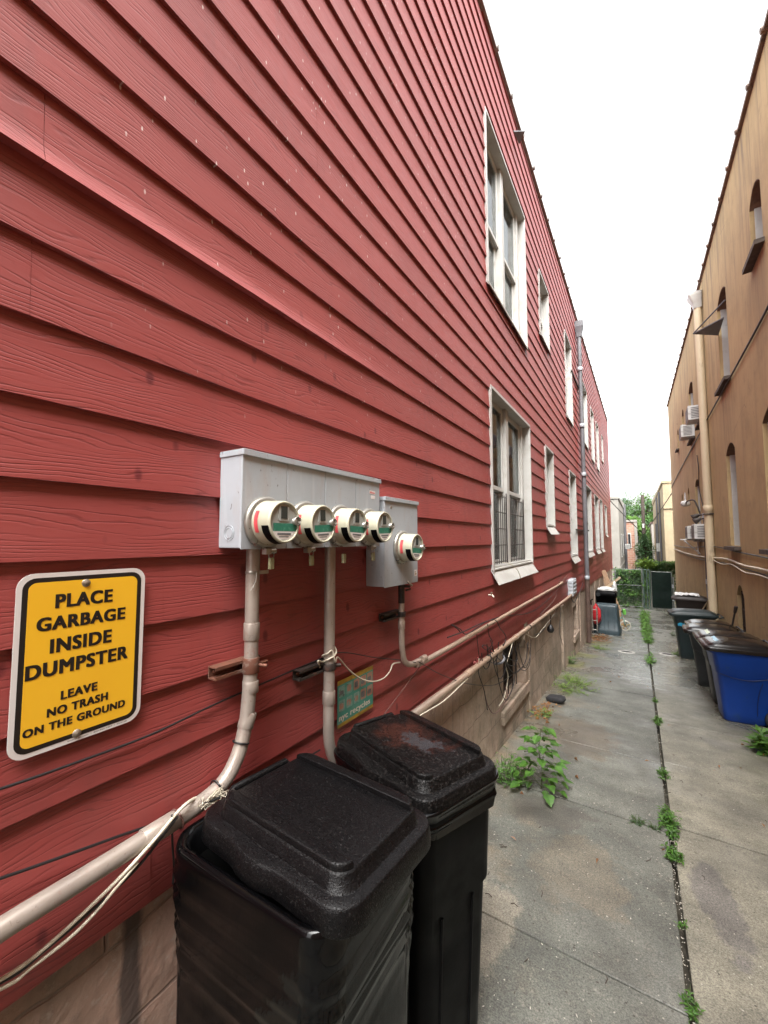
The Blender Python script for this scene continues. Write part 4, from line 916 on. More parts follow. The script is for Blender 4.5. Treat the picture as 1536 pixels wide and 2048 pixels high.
cable('dark wire sagging from the thin conduit to the basement window', [W(838, 1324, CX+.02), W(880, 1348, XW+.06), W(930, 1366, XW+.06), W(975, 1371, XW+.05), W(1000, 1366, XW+.03), W(1020, 1352, XW+.03)], .003, 'cable')
cable('white cable curving under the lower conduit down behind the second bin', [W(958, 1318, CX+.02), W(955, 1338, XW+.06), W(930, 1362, XW+.07), W(890, 1400, XW+.08), W(852, 1424, XW+.08), W(800, 1455, XW+.07)], .004, 'cablew')
def tangle():
    rng = random.Random(21); P = lambda x, y, d=.05: W(x, y, XW+d)
    L = [
     ('dark cable looped between the two conduits left of the basement window', [P(905, 1250), P(920, 1258), P(935, 1268), P(970, 1245), P(1005, 1233), P(1060, 1225), P(1090, 1205), P(1115, 1180)], .0035, 'cable'),
     ('black cable running along the thin conduit under the window', [P(895, 1275, .06), P(930, 1262, .075), P(965, 1246, .075), P(990, 1240, .08), P(1000, 1256, .08), P(1012, 1275, .07), P(1003, 1300, .06)], .0035, 'cable'),
     ('black cable tied in a bow between the conduits', [P(975, 1248, .07), P(978, 1270), P(985, 1285), P(975, 1300), P(965, 1294), P(968, 1290), P(980, 1296), P(988, 1303), P(978, 1305), P(975, 1297)], .003, 'cable'),
     ('dark wire dropping straight beside the bow of cable', [P(953, 1262, .06), P(955, 1285), P(958, 1310), P(962, 1328), P(957, 1345), P(968, 1380), P(975, 1420)], .003, 'cable'),
     ('white cable falling from the lower conduit past the basement window', [P(1025, 1285, .07), P(1018, 1310, .06), P(1012, 1332, .05), P(1016, 1352, .04), P(1012, 1380, .03), P(1006, 1400, .03), P(998, 1412, .03)], .004, 'cablew'),
     ('white cable looping round the lower sill of the basement window', [P(1010, 1372, .03), P(1015, 1395, .05), P(1005, 1410, .06), P(995, 1424, .06), P(985, 1426, .06), P(976, 1412, .05), P(972, 1398, .04)], .003, 'cablebr'),
     ('black loop hanging low across the basement window', [P(1015, 1290, .06), P(1005, 1310, .07), P(1015, 1328, .07), P(1030, 1330, .06), P(1034, 1310, .06), P(1028, 1290, .06)], .003, 'cable'),
     ('thin black loop over the top of the basement window', [P(1005, 1300, .06), P(1020, 1318, .06), P(1035, 1320, .06), P(1030, 1298, .06), P(1040, 1285, .06)], .0028, 'cable'),
     ('dark cable drooping right of the basement window', [P(1048, 1280, .06), P(1058, 1300), P(1060, 1325), P(1052, 1340), P(1042, 1338), P(1036, 1325)], .003, 'cable'),
     ('black cable hanging in a bow under the lower conduit', [P(1068, 1270, .07), P(1085, 1262, .07), P(1100, 1240, .07), P(1112, 1222, .06), P(1118, 1205, .06)], .003, 'cable'),
     ('pale cable sagging below the lower conduit near its end', [P(1052, 1268, .06), P(1070, 1275, .05), P(1085, 1258, .05), P(1105, 1232, .05), P(1117, 1210, .05)], .0032, 'cablew'),
     ('thin dark cable dangling near the downspout', [P(1122, 1215, .05), P(1120, 1240, .04), P(1119, 1262, .04), P(1123, 1283, .04), P(1126, 1290, .04)], .0035, 'cable'),
     ('dark wire crossing in front of the basement window', [P(990, 1370, .04), P(1010, 1360, .05), P(1030, 1345, .05), P(1052, 1330, .04)], .0024, 'cable'),
     ('brown wire running up from the lower conduit to the junction box', [P(1080, 1230, .06), P(1108, 1200, .05), P(1118, 1172, .04), P(1135, 1150, .03)], .004, 'cablebr'),
     ('bundle of dark wires drooping under the junction box', [P(1140, 1190, .06), P(1148, 1205, .06), P(1155, 1192, .06), P(1162, 1178, .05), P(1166, 1165, .05)], .007, 'cable'),
     ('white flex hanging over the sill of the large lower window', [P(1006, 1125, .07), P(1020, 1128, .07), P(1035, 1140, .085), P(1042, 1158, .09)], .003, 'cablew'),
     ('short dark wire end sticking from the boards over the conduits', [P(902, 1249, .02), P(915, 1258, .04), P(922, 1266, .05)], .003, 'cable')]
    for i, lb in enumerate(['dark loop slung under the lower conduit above the basement window', 'thin black coil hanging left of the basement window', 'black loop brushing the left edge of the basement window', 'wide dark loop hanging right across the basement window and its surround', 'small dark loop under the bow of cable', 'dark loop hanging over the surround right of the basement window', 'long dark loop trailing from the lower conduit towards the sill']):
        x = [1005, 985, 1000, 1030, 972, 1050, 1012][i]; y = [1292, 1300, 1318, 1300, 1318, 1296, 1330][i]; w = [22, 12, 14, 26, 9, 12, 20][i]; h = [30, 26, 40, 46, 20, 40, 70][i]
        L.append((lb, [P(x-w+rng.uniform(-3, 3), y-12, .065), P(x-w*.7, y+h*.5, .06), P(x, y+h, .055), P(x+w*.8, y+h*.5, .06), P(x+w, y-16+rng.uniform(-4, 4), .065)], .0034, 'cable'))
    for lb, pts, r, m in L: cable(lb, pts, r*1.25, m, CG)
    mb = MB(); p = P(1101, 1258, .06); mb.lathe([(.0001, .07), (.02, .06), (.045, .02), (.05, -.02), (.03, -.05), (.0001, -.055)], Matrix.Translation(p), 12); mb.tube([p+Vector((0, 0, .06)), p+Vector((0, .02, .2))], .006, 6)
    tag(mb.build('cable_gland', M['cable']), 'black rubber drop shaped plug hanging on the foundation right of the basement window', 'plug')
tangle()
mb = MB(); p = W(977, 1190, XW+.01)
mb.tube([p, p+Vector((.035, 0, 0)), p+Vector((.05, 0, -.02))], .010, 8); mb.tube([p+Vector((.03, -.02, .02)), p+Vector((.03, .02, .02))], .007, 8); mb.tube([p+Vector((.028, 0, 0)), p+Vector((.03, 0, .03))], .005, 8)
tag(mb.build('water_tap', M['screw']), 'small outdoor tap on the red boards under the large window', 'tap')
mb = MB(); p = W(742, 1446, XW+.01)
mb.tube([p, p+Vector((.03, 0, 0)), p+Vector((.045, 0, -.02))], .010, 8); mb.tube([p+Vector((.02, 0, 0)), p+Vector((.02, 0, .03))], .009, 8)
tag(mb.build('pipe_stub', M['dullred']), 'small red capped pipe stub on the boards just above the second bin', 'pipe stub')
mb = MB(); p = W(948, 1326, XW+.01)
mb.tube([p, p+Vector((.05, 0, 0))], .018, 10); mb.tube([p+Vector((.03, 0, 0)), p+Vector((.03, 0, .05))], .012, 8); mb.tube([p+Vector((.05, -.03, 0)), p+Vector((.05, .03, 0))], .008, 8)
tag(mb.build('hose_tap', M['dullred']), 'red painted hose tap between the two conduits left of the basement window', 'tap')
mb = MB(); p = W(990, 1328, XW+.01)
mb.tube(spline([p, p+Vector((.06, .0, .02)), p+Vector((.08, .03, .05)), p+Vector((.05, .1, .06))], 5), .011, 8)
tag(mb.build('vent_pipe', M['galv']), 'short bent pale pipe end beside the basement window under the lower conduit', 'pipe')
# ------------------------------------------------------------------ the two black bins by the red wall
def sstep(x, a, b): t = max(0, min(1, (x-a)/(b-a))); return t*t*(3-2*t)
def sd_rr(x, y, a, b, r):
    qx, qy = abs(x)-a+r, abs(y)-b+r
    return math.hypot(max(qx, 0), max(qy, 0))+min(max(qx, qy), 0)-r
LA, LB = .275, .205
def lid_mesh(mat, parent):
    mb = MB(); N = 9
    def outline(a, b, r, z, bulge=0, x0=0):
        out = []
        P = rrect(a, b, r, N); Q = []
        for i, p in enumerate(P):                      # extra points along the straight sides
            Q.append(p); q = P[(i+1) % len(P)]
            if i % (N+1) == N:
                for k in range(1, 17): Q.append((p[0]+(q[0]-p[0])*k/17, p[1]+(q[1]-p[1])*k/17))
        for x, y in Q:
            if bulge and y < -b+.01: y -= bulge*math.exp(-(abs(x+.02)/.06)**4)
            out.append((x+x0, y, z+.0008*noise.noise((x*7, y*7, z*20))))
        return out
    a, b = LA, LB
    L = [(a*.965, b*.955, .06, -.05, .012, 0), (a*1.005, b*1.005, .074, -.056, .013, 0), (a*1.012, b*1.014, .076, -.052, .014, 0), (a*1.010, b*1.012, .076, -.030, .014, 0), (a*1.0, b*1.0, .075, -.012, .012, 0), (a*.992, b*.990, .073, -.004, .011, 0), (a*.978, b*.972, .07, .0, .009, 0),
         (.241, .180, .056, .0005, .002, .006), (.236, .174, .052, .003, 0, .006), (.229, .166, .048, .030, 0, .005), (.226, .163, .046, .0345, 0, .005), (.220, .157, .044, .0365, 0, .005), (.10, .06, .03, .0368, 0, .005)]
    mb.loft([outline(*q) for q in L], 0, True, False, True)
    # raised shoulders along both long sides, the panel between them left lower
    o = [(x, y) for x, y, z in outline(.2235, .1605, .044, 0, 0, .005)]
    for sg in (-1, 1):
        poly = [(x, y) for x, y in o if y*sg > .118]
        poly = sorted(poly, key=lambda p: math.atan2(p[1]-sg*.135, p[0]-.005))
        xs = [p[0] for p in poly]; cx = sum(xs)/len(xs); cy = sg*.137
        def ring(k, z): return [(cx+(x-cx)*(1-k*.035), cy+(y-cy)*(1-k*.16), z) for x, y in poly]
        mb.loft([ring(0, .030), ring(0, .046), ring(.35, .0495), ring(1, .0512), ring(3, .0514)], 0, True, False, True)
    # hand rail along the wall side with an open slot behind it
    mb.tube([(-.243, -.115, .008), (-.247, -.10, .026), (-.247, .10, .026), (-.243, .115, .008)], .011, 10)
    o = mb.build('lid', mat, parent); 
    md = o.modifiers.new('e', 'EDGE_SPLIT'); md.split_angle = R(50)
    return o
def near_bin(label, x, y, rz, lidmat, lshift, ltilt, seed, bagdrop):
    t = thing('trash_bin', label, 'bin', (x, y, gz(y)), rz, 'black bins by the red wall')
    H = .965; rng = random.Random(seed)
    mb = MB(); rings = []
    def ring(a, b, r, z): return [(u, v, z) for u, v in rrect(a, b, r, 7)]
    prof = [(.195, .145, .05, .0), (.205, .155, .055, .02), (.225, .172, .06, .45), (.232, .176, .06, .60), (.242, .184, .06, .605), (.252, .192, .065, H-.10), (.256, .195, .065, H-.08), (.268, .206, .07, H-.07), (.272, .21, .07, H-.045), (.272, .21, .07, H-.008), (.268, .206, .07, H), (.258, .196, .065, H), (.252, .19, .06, H-.01), (.247, .186, .06, H-.08)]
    mb.loft([ring(*p) for p in prof], 0, True, True, False); b = mb.build('body', M['black'], t)
    mb = MB(); mb.loft([ring(.246, .185, .06, H-.07), ring(.20, .15, .05, .05)], 0, True, False, True); mb.build('inside', M['inside'], t)
    mb = MB()      # moulded ribs on the broad sides
    for s in (-1, 1):
        for xx in (-.11, .06, .15): mb.tube([(xx, s*.158, .08), (xx*1.08, s*.178, .58)], .007, 6)
        for yy in (-.08, .07): mb.tube([(s*.206, yy, .08), (s*.229, yy*1.05, .58)], .007, 6)
    mb.build('rib', M['black'], t)
    # liner bag folded over the rim
    mb = MB(); K = 34; base = rrect(.275, .213, .072, 34); N = len(base); vs = []
    for k in range(-3, K+1):
        for i, (u, v) in enumerate(base):
            ang = 2*math.pi*i/N
            if k < 0: s = (.955-.012*(-k)); z = H+.006 - (.0 if k > -2 else .05)
            else:
                q = k/K; drop = bagdrop*(1+.30*noise.noise((math.cos(ang)*1.6, math.sin(ang)*1.6, seed))+.10*noise.noise((math.cos(ang)*5, math.sin(ang)*5, seed)))
                z = H+.004-q*drop
                ph = (-z*1.25-.42*u+.25*v)*13+.75*noise.noise((u*3, v*3, z*3+seed))+.25*noise.noise((u*10, v*10, z*8))
                f = ph-math.floor(ph); fold = sstep(f, 0, .16)*(1-sstep(f, .16, 1.)**.7)
                env = sstep(q, .0, .05)*(1-sstep(q, .42, .75))*max(0., min(1., .6+1.3*noise.noise((u*3.5+5, v*3.5, z*2.5+seed))))
                vert = .007*math.sin((u-v)*55+6*noise.noise((u*3, v*3, z*1.5)))*sstep(q, .3, .6)*max(0, .5+noise.noise((u*4, v*4, z*2)))
                lump = noise.noise((u*4, v*4, z*4+seed))*.014*min(1, q*3)
                s = 1.012-.052*q+.045*env*fold+vert/.25+lump
            vs.append((u*s, v*s, z))
    R_ = K+4
    mb.add(vs, [(k*N+i, k*N+(i+1) % N, (k+1)*N+(i+1) % N, (k+1)*N+i)[::-1] for k in range(R_-1) for i in range(N)], 0, True)
    bg = mb.build('liner_bag', M['bag'], t); bg['label'] = 'glossy black liner bag folded over the rim'
    l = lid_mesh(lidmat, t); l.location = (lshift[0], lshift[1], H+lshift[2]); l.rotation_euler = ltilt
    for s in (-1, 1): mb = MB(); mb.tube([(-.235, s*.13, .07), (-.235, s*.165, .07)], .07, 16); mb.build('wheel', M['tyre'], t)
    return t
near_bin('black wheeled bin nearest the camera, lid pushed aside and liner bag showing', -.842, .900, 0, M['lid'], (.052, .022, .052), (R(-2.0), R(1.2), R(-3)), 3, .52)
near_bin('black wheeled bin behind the nearest one, with reddish brown worn lid', -.785, 1.475, R(-19), M['lid2'], (.004, .0, .040), (R(-1), R(1), 0), 9, .085)

# ------------------------------------------------------------------ wheeled carts along the tan wall
def cart(label, body, lid, x, y, rz=0, h=.84, L=.66, w=.27, tilt=0, sticker=None, spray=False, closed=True, name='wheeled_bin', groove=True):
    t = thing(name, label, 'bin', (x, y, gz(y+.0)), rz, 'wheeled bins along the tan wall')
    def ring(x0, x1, b, r, z): return [(x0+(x1-x0)/2+u, v, z) for u, v in rrect((x1-x0)/2, b, r, 5)]
    P = [(.16, .50, .17, .05, .015), (.15, .56, .18, .055, .03), (.145, .60, .185, .06, .12), (.10, L-.05, .215, .06, h*.66), (.09, L-.05, .222, .06, h*.672), (.055, L-.03, .245, .06, h-.06), (.03, L-.01, .248, .06, h-.05), (.025, L, .252, .06, h-.02)]
    mb = MB(); mb.loft([ring(*p) for p in P], 0, True, True, True); b = mb.build('body', body, t)
    if groove:
        mb = MB()
        for s in (-1, 1):
            pts = []
            for i in range(15):
                q = i/14; xx = .12+q*(L-.22); pts.append((xx, s*(.2215+.0*q), h*.63-.05*math.sin(math.pi*q)+.035))
            mb.tube(spline(pts, 2), .0045, 5)
            pts = [(L-.18, s*.2185, h*.60), (L-.215, s*.209, h*.46), (L-.235, s*.20, h*.3), (L-.24, s*.192, h*.15)]; mb.tube(spline(pts, 5), .0045, 5)
        mb.build('moulding', M['groove_shade'] if body == M['blue'] else body, t)
    mb = MB()      # dark wheel arch, axle and wheels
    wl = []
    for s in (-1, 1):
        m2 = MB(); Mx = Matrix.Translation((L-.07, s*.235, .115)) @ Matrix.Rotation(R(90), 4, 'X')
        m2.lathe([(.0001, -.022), (.06, -.022), (.07, -.026), (.105, -.028), (.114, -.018), (.114, .018), (.105, .028), (.07, .026), (.06, .022), (.0001, .022)], Mx, 24)
        wv = m2.build('wheel', M['tyre'], t)
    mb.tube([(L-.07, -.24, .115), (L-.07, .24, .115)], .014, 8); mb.build('axle', M['darksteel'], t)
    mb = MB(); z0 = h-.015; a = tilt
    Q = [(-.02, L+.02, .268, .07, -.012), (-.028, L+.02, .272, .07, .028), (-.02, L+.015, .266, .07, .040), (.012, L-.01, .245, .07, .044), (.03, L-.03, .238, .07, .062), (.08, L-.07, .215, .07, .085), (.15, L-.13, .17, .06, .100), (.21, L-.2, .10, .05, .112), (.26, L-.26, .05, .03, .115)]
    mb.loft([[(px, py, z0+pz+(px-L)*-math.tan(a)) for px, py, pz in ring(q[0], q[1], q[2], q[3], q[4])] for q in Q], 0, True, True, True)
    for s in (-.19, -.1, .1, .19): mb.tube([(.055, s, z0+.053+(L-.06)*math.tan(a)), (.11, s*.95, z0+.083+(L-.1)*math.tan(a)), (.2, s*.9, z0+(.105 if abs(s) < .15 else .085)+(L-.2)*math.tan(a)), (L-.2, s*.9, z0+(.105 if abs(s) < .15 else .085)+.2*math.tan(a)), (L-.1, s*.95, z0+.083+.1*math.tan(a))], .007, 6)
    lo = mb.build('lid', lid, t)
    if sticker:
        mb = MB(); 
        mb.prism([(.085, .0765), (.145, .104), (.145, .101), (.085, .0735)], lambda u, v, q: (u, q, z0+v+.004+(L-u)*math.tan(a)), -.13, .13); s_ = mb.build('sticker', sticker, lo)
    mb = MB(); mb.tube([(L+.02, -.22, h-.03), (L+.09, -.22, h-.01), (L+.09, .22, h-.01), (L+.02, .22, h-.03)], .016, 8); mb.build('handle', body, t)
    if spray:
        mb = MB(); rng = random.Random(1)
        for cx, cz, r in ((.33, h*.80, .055), (.17, h*.77, .05), (.21, h*.76, .045), (.25, h*.78, .04), (.36, h*.82, .04)):
            pts = [(cx+r*(1+.3*rng.uniform(-1, 1))*math.cos(i*.4488), cz+r*.75*(1+.3*rng.uniform(-1, 1))*math.sin(i*.4488)) for i in range(14)]
            yy = -(.216+(cz/h-.66)*.11)-.003-.0015*rng.random()
            mb.add([(u, yy-(v-cz)*.13, v) for u, v in pts], [tuple(range(14))])
        mb.build('paint_mark', M['spray'], t)
    return t
cart('blue wheeled recycling bin with dark lid and pale blue sticker, nearest along the tan wall', M['blue'], M['bluelid'], .655, 6.74, R(3), .875, .70, sticker=M['stick_b'])
cart('charcoal wheeled bin with a pale green sticker on its lid, right behind the blue bin', M['charcoal'], M['bluelid'], .66, 7.48, R(1), .88, .70, sticker=M['stick_g'])
cart('charcoal wheeled bin third from the front along the tan wall, shiny ridged lid', M['charcoal'], M['bluelid'], .60, 8.55, R(-2), .87, .68)
cart('charcoal wheeled bin fourth along the tan wall, just before the dark green bin', M['charcoal'], M['bluelid'], .70, 9.35, R(2), .87, .66)
cart('dark green wheeled bin with light blue spray paint on its side', M['greenbin'], M['greenbin'], .52, 11.05, R(2), .95, .80, .30, tilt=R(-1), spray=True, groove=False)
bb = cart('brown wheeled bin under a crumpled white sheet, farthest along the tan wall', M['brownbin'], M['brownbin'], .70, 13.1, R(-4), 1.18, .72, groove=False)
mb = MB(); rng = random.Random(6); n = 14; vs = []
for i in range(n+1):
    for j in range(n+1):
        u, v = i/n-.5, j/n-.5; vs.append((.30+u*.5, v*.44, 1.32+.05*noise.noise((u*6, v*6, 1))-.05*max(0, abs(u)*2-.8)-.05*max(0, abs(v)*2-.7)))
mb.add(vs, [(i*(n+1)+j, (i+1)*(n+1)+j, (i+1)*(n+1)+j+1, i*(n+1)+j+1) for i in range(n) for j in range(n)], 0, False)
o = mb.build('plastic_sheet', M['whitebag']); o.matrix_world = Matrix.Translation((.70, 13.1, gz(13.1)-.02)) @ Matrix.Rotation(R(-4), 4, 'Z'); tag(o, 'crumpled white plastic sheet lying on the brown bin', 'plastic sheet')

# ------------------------------------------------------------------ fittings of the tan wall
ds = thing('downspout', 'cream downspout with white hopper head on the tan house', 'downspout')
ty = 11.75; tx = XR-.085
mb = MB(); mb.tube([(tx, ty, rroof(ty)-.5), (tx, ty, 2.31)], .078, 16); mb.build('upper_pipe', M['creampipe'], ds)
mb = MB(); mb.tube([(tx, ty, 2.34), (tx, ty, gz(ty))], .083, 16); mb.build('lower_pipe', M['creampipe'], ds)
mb = MB(); collar(mb, (tx, ty, 2.40), (0, 0, 1), .092, .16); mb.build('collar', M['creampipe'], ds)
mb = MB(); mb.box((tx-.09, ty-.11, 2.27), (XR, ty+.11, 2.295)); mb.build('bracket', M['darksteel'], ds)
mb = MB(); mb.loft([[(tx+u+dx_, ty+v, z) for u, v in rrect(a_, b_, .03, 3)] for a_, b_, dx_, z in ((.08, .08, 0, rroof(ty)-.62), (.09, .10, -.01, rroof(ty)-.52), (.13, .16, -.05, rroof(ty)-.32), (.13, .17, -.05, rroof(ty)-.26))], 0, False); mb.build('hopper', M['sash'], ds)
def aircon(label, y, z, w=.56, h=.36, out=.30, x=XR, group='window air conditioners on the tan wall'):
    t = thing('air_conditioner', label, 'air conditioner', (x, y, z), 0, group)
    mb = MB(); mb.box((-out, -w/2, 0), (.1, w/2, h)); mb.build('case', M['ac'], t, .012)
    mb = MB(); mb.box((-out-.006, -w/2+.03, .03), (-out-.001, w/2-.03, h-.03)); g = mb.build('rear_grille', M['acgrille'], t)
    for s in (-1, 1):
        mb = MB()
        for i in range(7): zz = .06+i*(h-.12)/6; mb.box((-out+.06, s*w/2-(.0 if s > 0 else .005), zz-.010), (-.04, s*w/2+(.005 if s > 0 else .0), zz+.008))
        mb.build('side_louvre', M['acgrille'], t)
    return t
aircon('white air conditioner in the upper window just left of the cream downspout', 12.75, 4.66)
aircon('white air conditioner in the upper window second left of the cream downspout', 14.75, 4.66)
aircon('white air conditioner in the lower window against the cream downspout', 12.65, 1.72)
aircon('white air conditioner in the lower window left of the thin wall conduit', 14.3, 1.72)
mb = MB(); mb.tube([(XR, 14.3, 1.30), (XR-.36, 14.3, 1.68)], .018, 6); mb.tube([(XR-.45, 14.3, 1.70), (XR, 14.3, 1.70)], .018, 6); mb.tube([(XR-.05, 14.3, 1.3), (XR-.05, 14.3, 1.7)], .015, 6); tag(mb.build('support_bracket', M['ac']), 'pale steel bracket under the lower left air conditioner', 'bracket')
br = MB(); z0 = 5.72
br.add([(XR, 9.3, z0), (XR, 9.95, z0-.05), (XR-.42, 9.7, z0-.02), (XR, 9.3, z0-.02), (XR, 9.95, z0-.07), (XR-.42, 9.7, z0-.04)], [(0, 1, 2), (5, 4, 3), (0, 3, 4, 1), (1, 4, 5, 2), (2, 5, 3, 0)])
br.tube([(XR-.41, 9.7, z0-.03), (XR+.02, 9.25, z0+.28)], .014, 6)
tag(br.build('wall_bracket', M['galv']), 'triangular grey metal bracket sticking out beside an upper arched window', 'bracket')
def lamp(label, y, z):
    t = thing('floodlight', label, 'floodlight', (XR, y, z), 0, 'floodlights on the tan wall')
    mb = MB(); mb.tube([(0, 0, 0), (-.10, 0, .0), (-.16, .02, -.02)], .02, 8); mb.build('arm', M['darksteel'], t)
    mb = MB(); d = Vector((-.8, .2, -.5)).normalized(); c = Vector((-.17, .02, -.02)); mb.tube([c-d*.06, c, c+d*.10, c+d*.105], [.03, .05, .085, .08], 12); mb.build('head', M['darksteel'], t)
    return t
lamp('dark floodlight head beside the top of the thin wall conduit', 13.0, 2.33)
lamp('dark floodlight head lower right, next to the first floodlight', 12.7, 2.22)
gl = thing('gooseneck_lamp', 'gooseneck lamp with round white shade on the tan wall near its far corner', 'lamp')
p = Vector((XR, 13.9, 2.35))
mb = MB(); mb.tube(spline([p, p+Vector((-.05, .1, .25)), p+Vector((-.10, .35, .45)), p+Vector((-.18, .9, .48)), p+Vector((-.2, 1.4, .46))], 6), .02, 8); mb.build('arm', M['darksteel'], gl)
mb = MB(); c = p+Vector((-.2, 1.5, .44)); mb.lathe([(.0001, .10), (.09, .08), (.13, .02), (.11, -.06), (.0001, -.09)], Matrix.Translation(c), 16); mb.tube([c+Vector((0, 0, .08)), c+Vector((0, 0, .34))], [.03, .012], 8); mb.build('shade', M['ac'], gl)
tc = thing('wall_conduit', 'thin pale conduit rising up the tan wall to the floodlights', 'conduit')
mb = MB(); mb.tube(spline([(XR-.03, 12.9, 2.25), (XR-.03, 12.95, 1.3), (XR-.03, 13.0, .4), (XR-.03, 12.6, .15), (XR-.03, 12.2, -.1)], 6), .028, 10); mb.build('pipe', M['galv'], tc)
mb = MB(); mb.box((XR-.07, 12.8, 2.2), (XR, 13.0, 2.36)); mb.box((XR-.06, 12.95, .6), (XR, 13.05, .72)); mb.build('box', M['box'], tc)
CW = 'cables strung along the tan wall'
def wcable(label, pts, r, m): cable(label, pts, r, m, CW)
wcable('white cable bundle sagging along the tan wall above the bins', [(XR-.03, 24.0, 1.26), (XR-.03, 19, 1.22), (XR-.03, 14.5, 1.24), (XR-.03, 11.8, 1.30), (XR-.04, 10, 1.34), (XR-.04, 8.6, 1.30), (XR-.04, 7.4, 1.31), (XR-.03, 5, 1.3)], .018, 'cablew')
wcable('black cable running just above the white cable bundle on the tan wall', [(XR-.03, 24, 1.42), (XR-.02, 18, 1.42), (XR-.02, 12, 1.55), (XR-.02, 9.2, 1.50), (XR-.02, 7.2, 1.47), (XR-.02, 5, 1.4)], .012, 'cable')
wcable('loose white cable twisted below the cable bundle on the tan wall', [(XR-.05, 12, 1.26), (XR-.05, 10.6, 1.22), (XR-.06, 9.5, 1.27), (XR-.05, 8.5, 1.20), (XR-.05, 7.6, 1.22), (XR-.05, 6, 1.2)], .010, 'cablew')
wcable('thin black cable bracketed flat between the white bundle and the wall', [(XR-.02, 22, 1.18), (XR-.02, 15, 1.15), (XR-.02, 11, 1.24), (XR-.02, 8, 1.24), (XR-.02, 5, 1.22)], .010, 'cable')
wcable('dark cable slanting across the tan wall under the upper windows', [(XR-.02, 5.5, 4.62), (XR-.02, 6.63, 4.52), (XR-.03, 9.2, 4.46), (XR-.03, 11.1, 4.44), (XR-.02, 16.5, 4.37), (XR-.02, 20, 4.3), (XR-.02, 24, 4.2)], .014, 'cable')
wcable('thin dark wire hanging down the tan wall above the floodlights', [(XR-.015, 13.9, 4.0), (XR-.015, 13.7, 3.6), (XR-.015, 13.8, 3.1), (XR-.015, 13.4, 2.7), (XR-.02, 13.0, 2.4)], .010, 'cable')
def stick(label, a, b, r, m, head=False):
    t = MB(); t.tube([a, b], r, 8)
    if head: d = (Vector(a)-Vector(b)).normalized(); t.tube([Vector(a)-d*.12, Vector(a)], [.022, .03], 8)
    tag(t.build('broom_handle', M[m]), label, 'handle')
stick('dark broom handle leaning on the tan wall by the basement window', (1.40, 9.35, .55), (1.22, 9.75, gz(9.75)+.05), .014, 'darksteel', True)
stick('short dark stick leaning below the basement window of the tan house', (1.42, 8.9, .22), (1.25, 9.25, -.35), .014, 'darksteel')
stick('pale stick leaning on the tan wall behind the green bin', (1.40, 12.35, .36), (1.15, 12.8, -.25), .014, 'palewood')

# ------------------------------------------------------------------ things by the red house, far end
ub = thing('upturned_bin', 'slate blue bin turned upside down against the foundation', 'bin', (-.86, 13.75, gz(13.75)), R(-3))
mb = MB()
def ring2(a, b, r, z): return [(u, v, z) for u, v in rrect(a, b, r, 6)]
mb.loft([ring2(.34, .30, .07, 0), ring2(.345, .305, .07, .03), ring2(.345, .305, .07, .17), ring2(.325, .285, .06, .19), ring2(.30, .26, .06, .55), ring2(.285, .245, .06, .80), ring2(.275, .235, .06, .835), ring2(.25, .21, .05, .85)], 0, True); mb.build('body', M['slateblue'], ub)
mb = MB()
for xx in (-.2, -.04, .06, .2): mb.tube([(xx*1.08, -.301, .19), (xx, -.262, .5), (xx*.95, -.246, .80)], .006, 6)
mb.box((-.12, -.325, .05), (.02, -.300, .13)); mb.box((.05, -.322, .03), (.12, -.300, .10)); mb.build('rib', M['slateblue'], ub)
tt = thing('storage_tote', 'black plastic tote standing behind the upturned bin', 'tote', (-.93, 14.75, gz(14.75)))
mb = MB(); mb.loft([ring2(.24, .2, .04, 0), ring2(.27, .24, .05, 1.02), ring2(.30, .27, .05, 1.03), ring2(.30, .27, .05, 1.16), ring2(.25, .22, .05, 1.20)], 0, True); mb.build('body', M['black'], tt)
mb = MB(); mb.tube([(-.2, -.275, 1.1), (-.2, -.29, 1.1)], .06, 12); mb.build('handle', M['charcoal'], tt)
def blob(name, label, cat, c, r, mat, seed, sq=(1, 1, 1)):
    mb = MB(); nu, nv = 28, 18; vs = []
    for j in range(nv+1):
        for i in range(nu):
            th = math.pi*j/nv; ph = 2*math.pi*i/nu; d = Vector((math.sin(th)*math.cos(ph), math.sin(th)*math.sin(ph), math.cos(th)))
            k = 1+.22*noise.noise(d*1.6+Vector((seed, 0, 0)))+.14*noise.noise(d*5+Vector((seed, 3, 0)))
            vs.append(Vector(c)+Vector((d.x*sq[0], d.y*sq[1], d.z*sq[2]))*r*k)
    mb.add(vs, [(j*nu+i, j*nu+(i+1) % nu, (j+1)*nu+(i+1) % nu, (j+1)*nu+i)[::-1] for j in range(nv) for i in range(nu)], 0, True)
    return tag(mb.build(name, mat), label, cat)
blob('plastic_bag', 'red plastic bag hanging beside the upturned bin', 'bag', (-1.10, 13.35, gz(13.3)+.55), .16, M['red'], 1, (.75, .9, 1.7))
blob('plastic_sheet', 'crumpled white sheet on top of the black tote', 'plastic sheet', (-.92, 14.7, gz(14.7)+1.24), .16, M['whitebag'], 4, (1.5, 1.2, .5))
blob('plastic_bag', 'white bag drooping from a stick beside the black tote', 'bag', (-.72, 15.3, gz(15.3)+1.22), .13, M['whitebag'], 7, (.55, .6, 2.0))
hc = thing('hand_cart', 'folded silver hand cart standing between foundation and red bag', 'cart', (-1.16, 13.1, gz(13.1)))
mb = MB()
for xx in (-.03, .09): mb.tube([(xx, 0, .05), (xx, .06, .78)], .018, 8)
for z in (.15, .4, .7): mb.tube([(-.03, .06*z/.78, z), (.09, .06*z/.78, z)], .012, 6)
mb.box((-.05, -.12, .03), (.11, .02, .045)); mb.build('frame', M['steel'], hc)
mb = MB(); mb.tube([(-.05, .07, .83), (-.05, .02, .96), (.0, -.05, 1.0)], .018, 6); mb.build('grip', M['black'], hc)
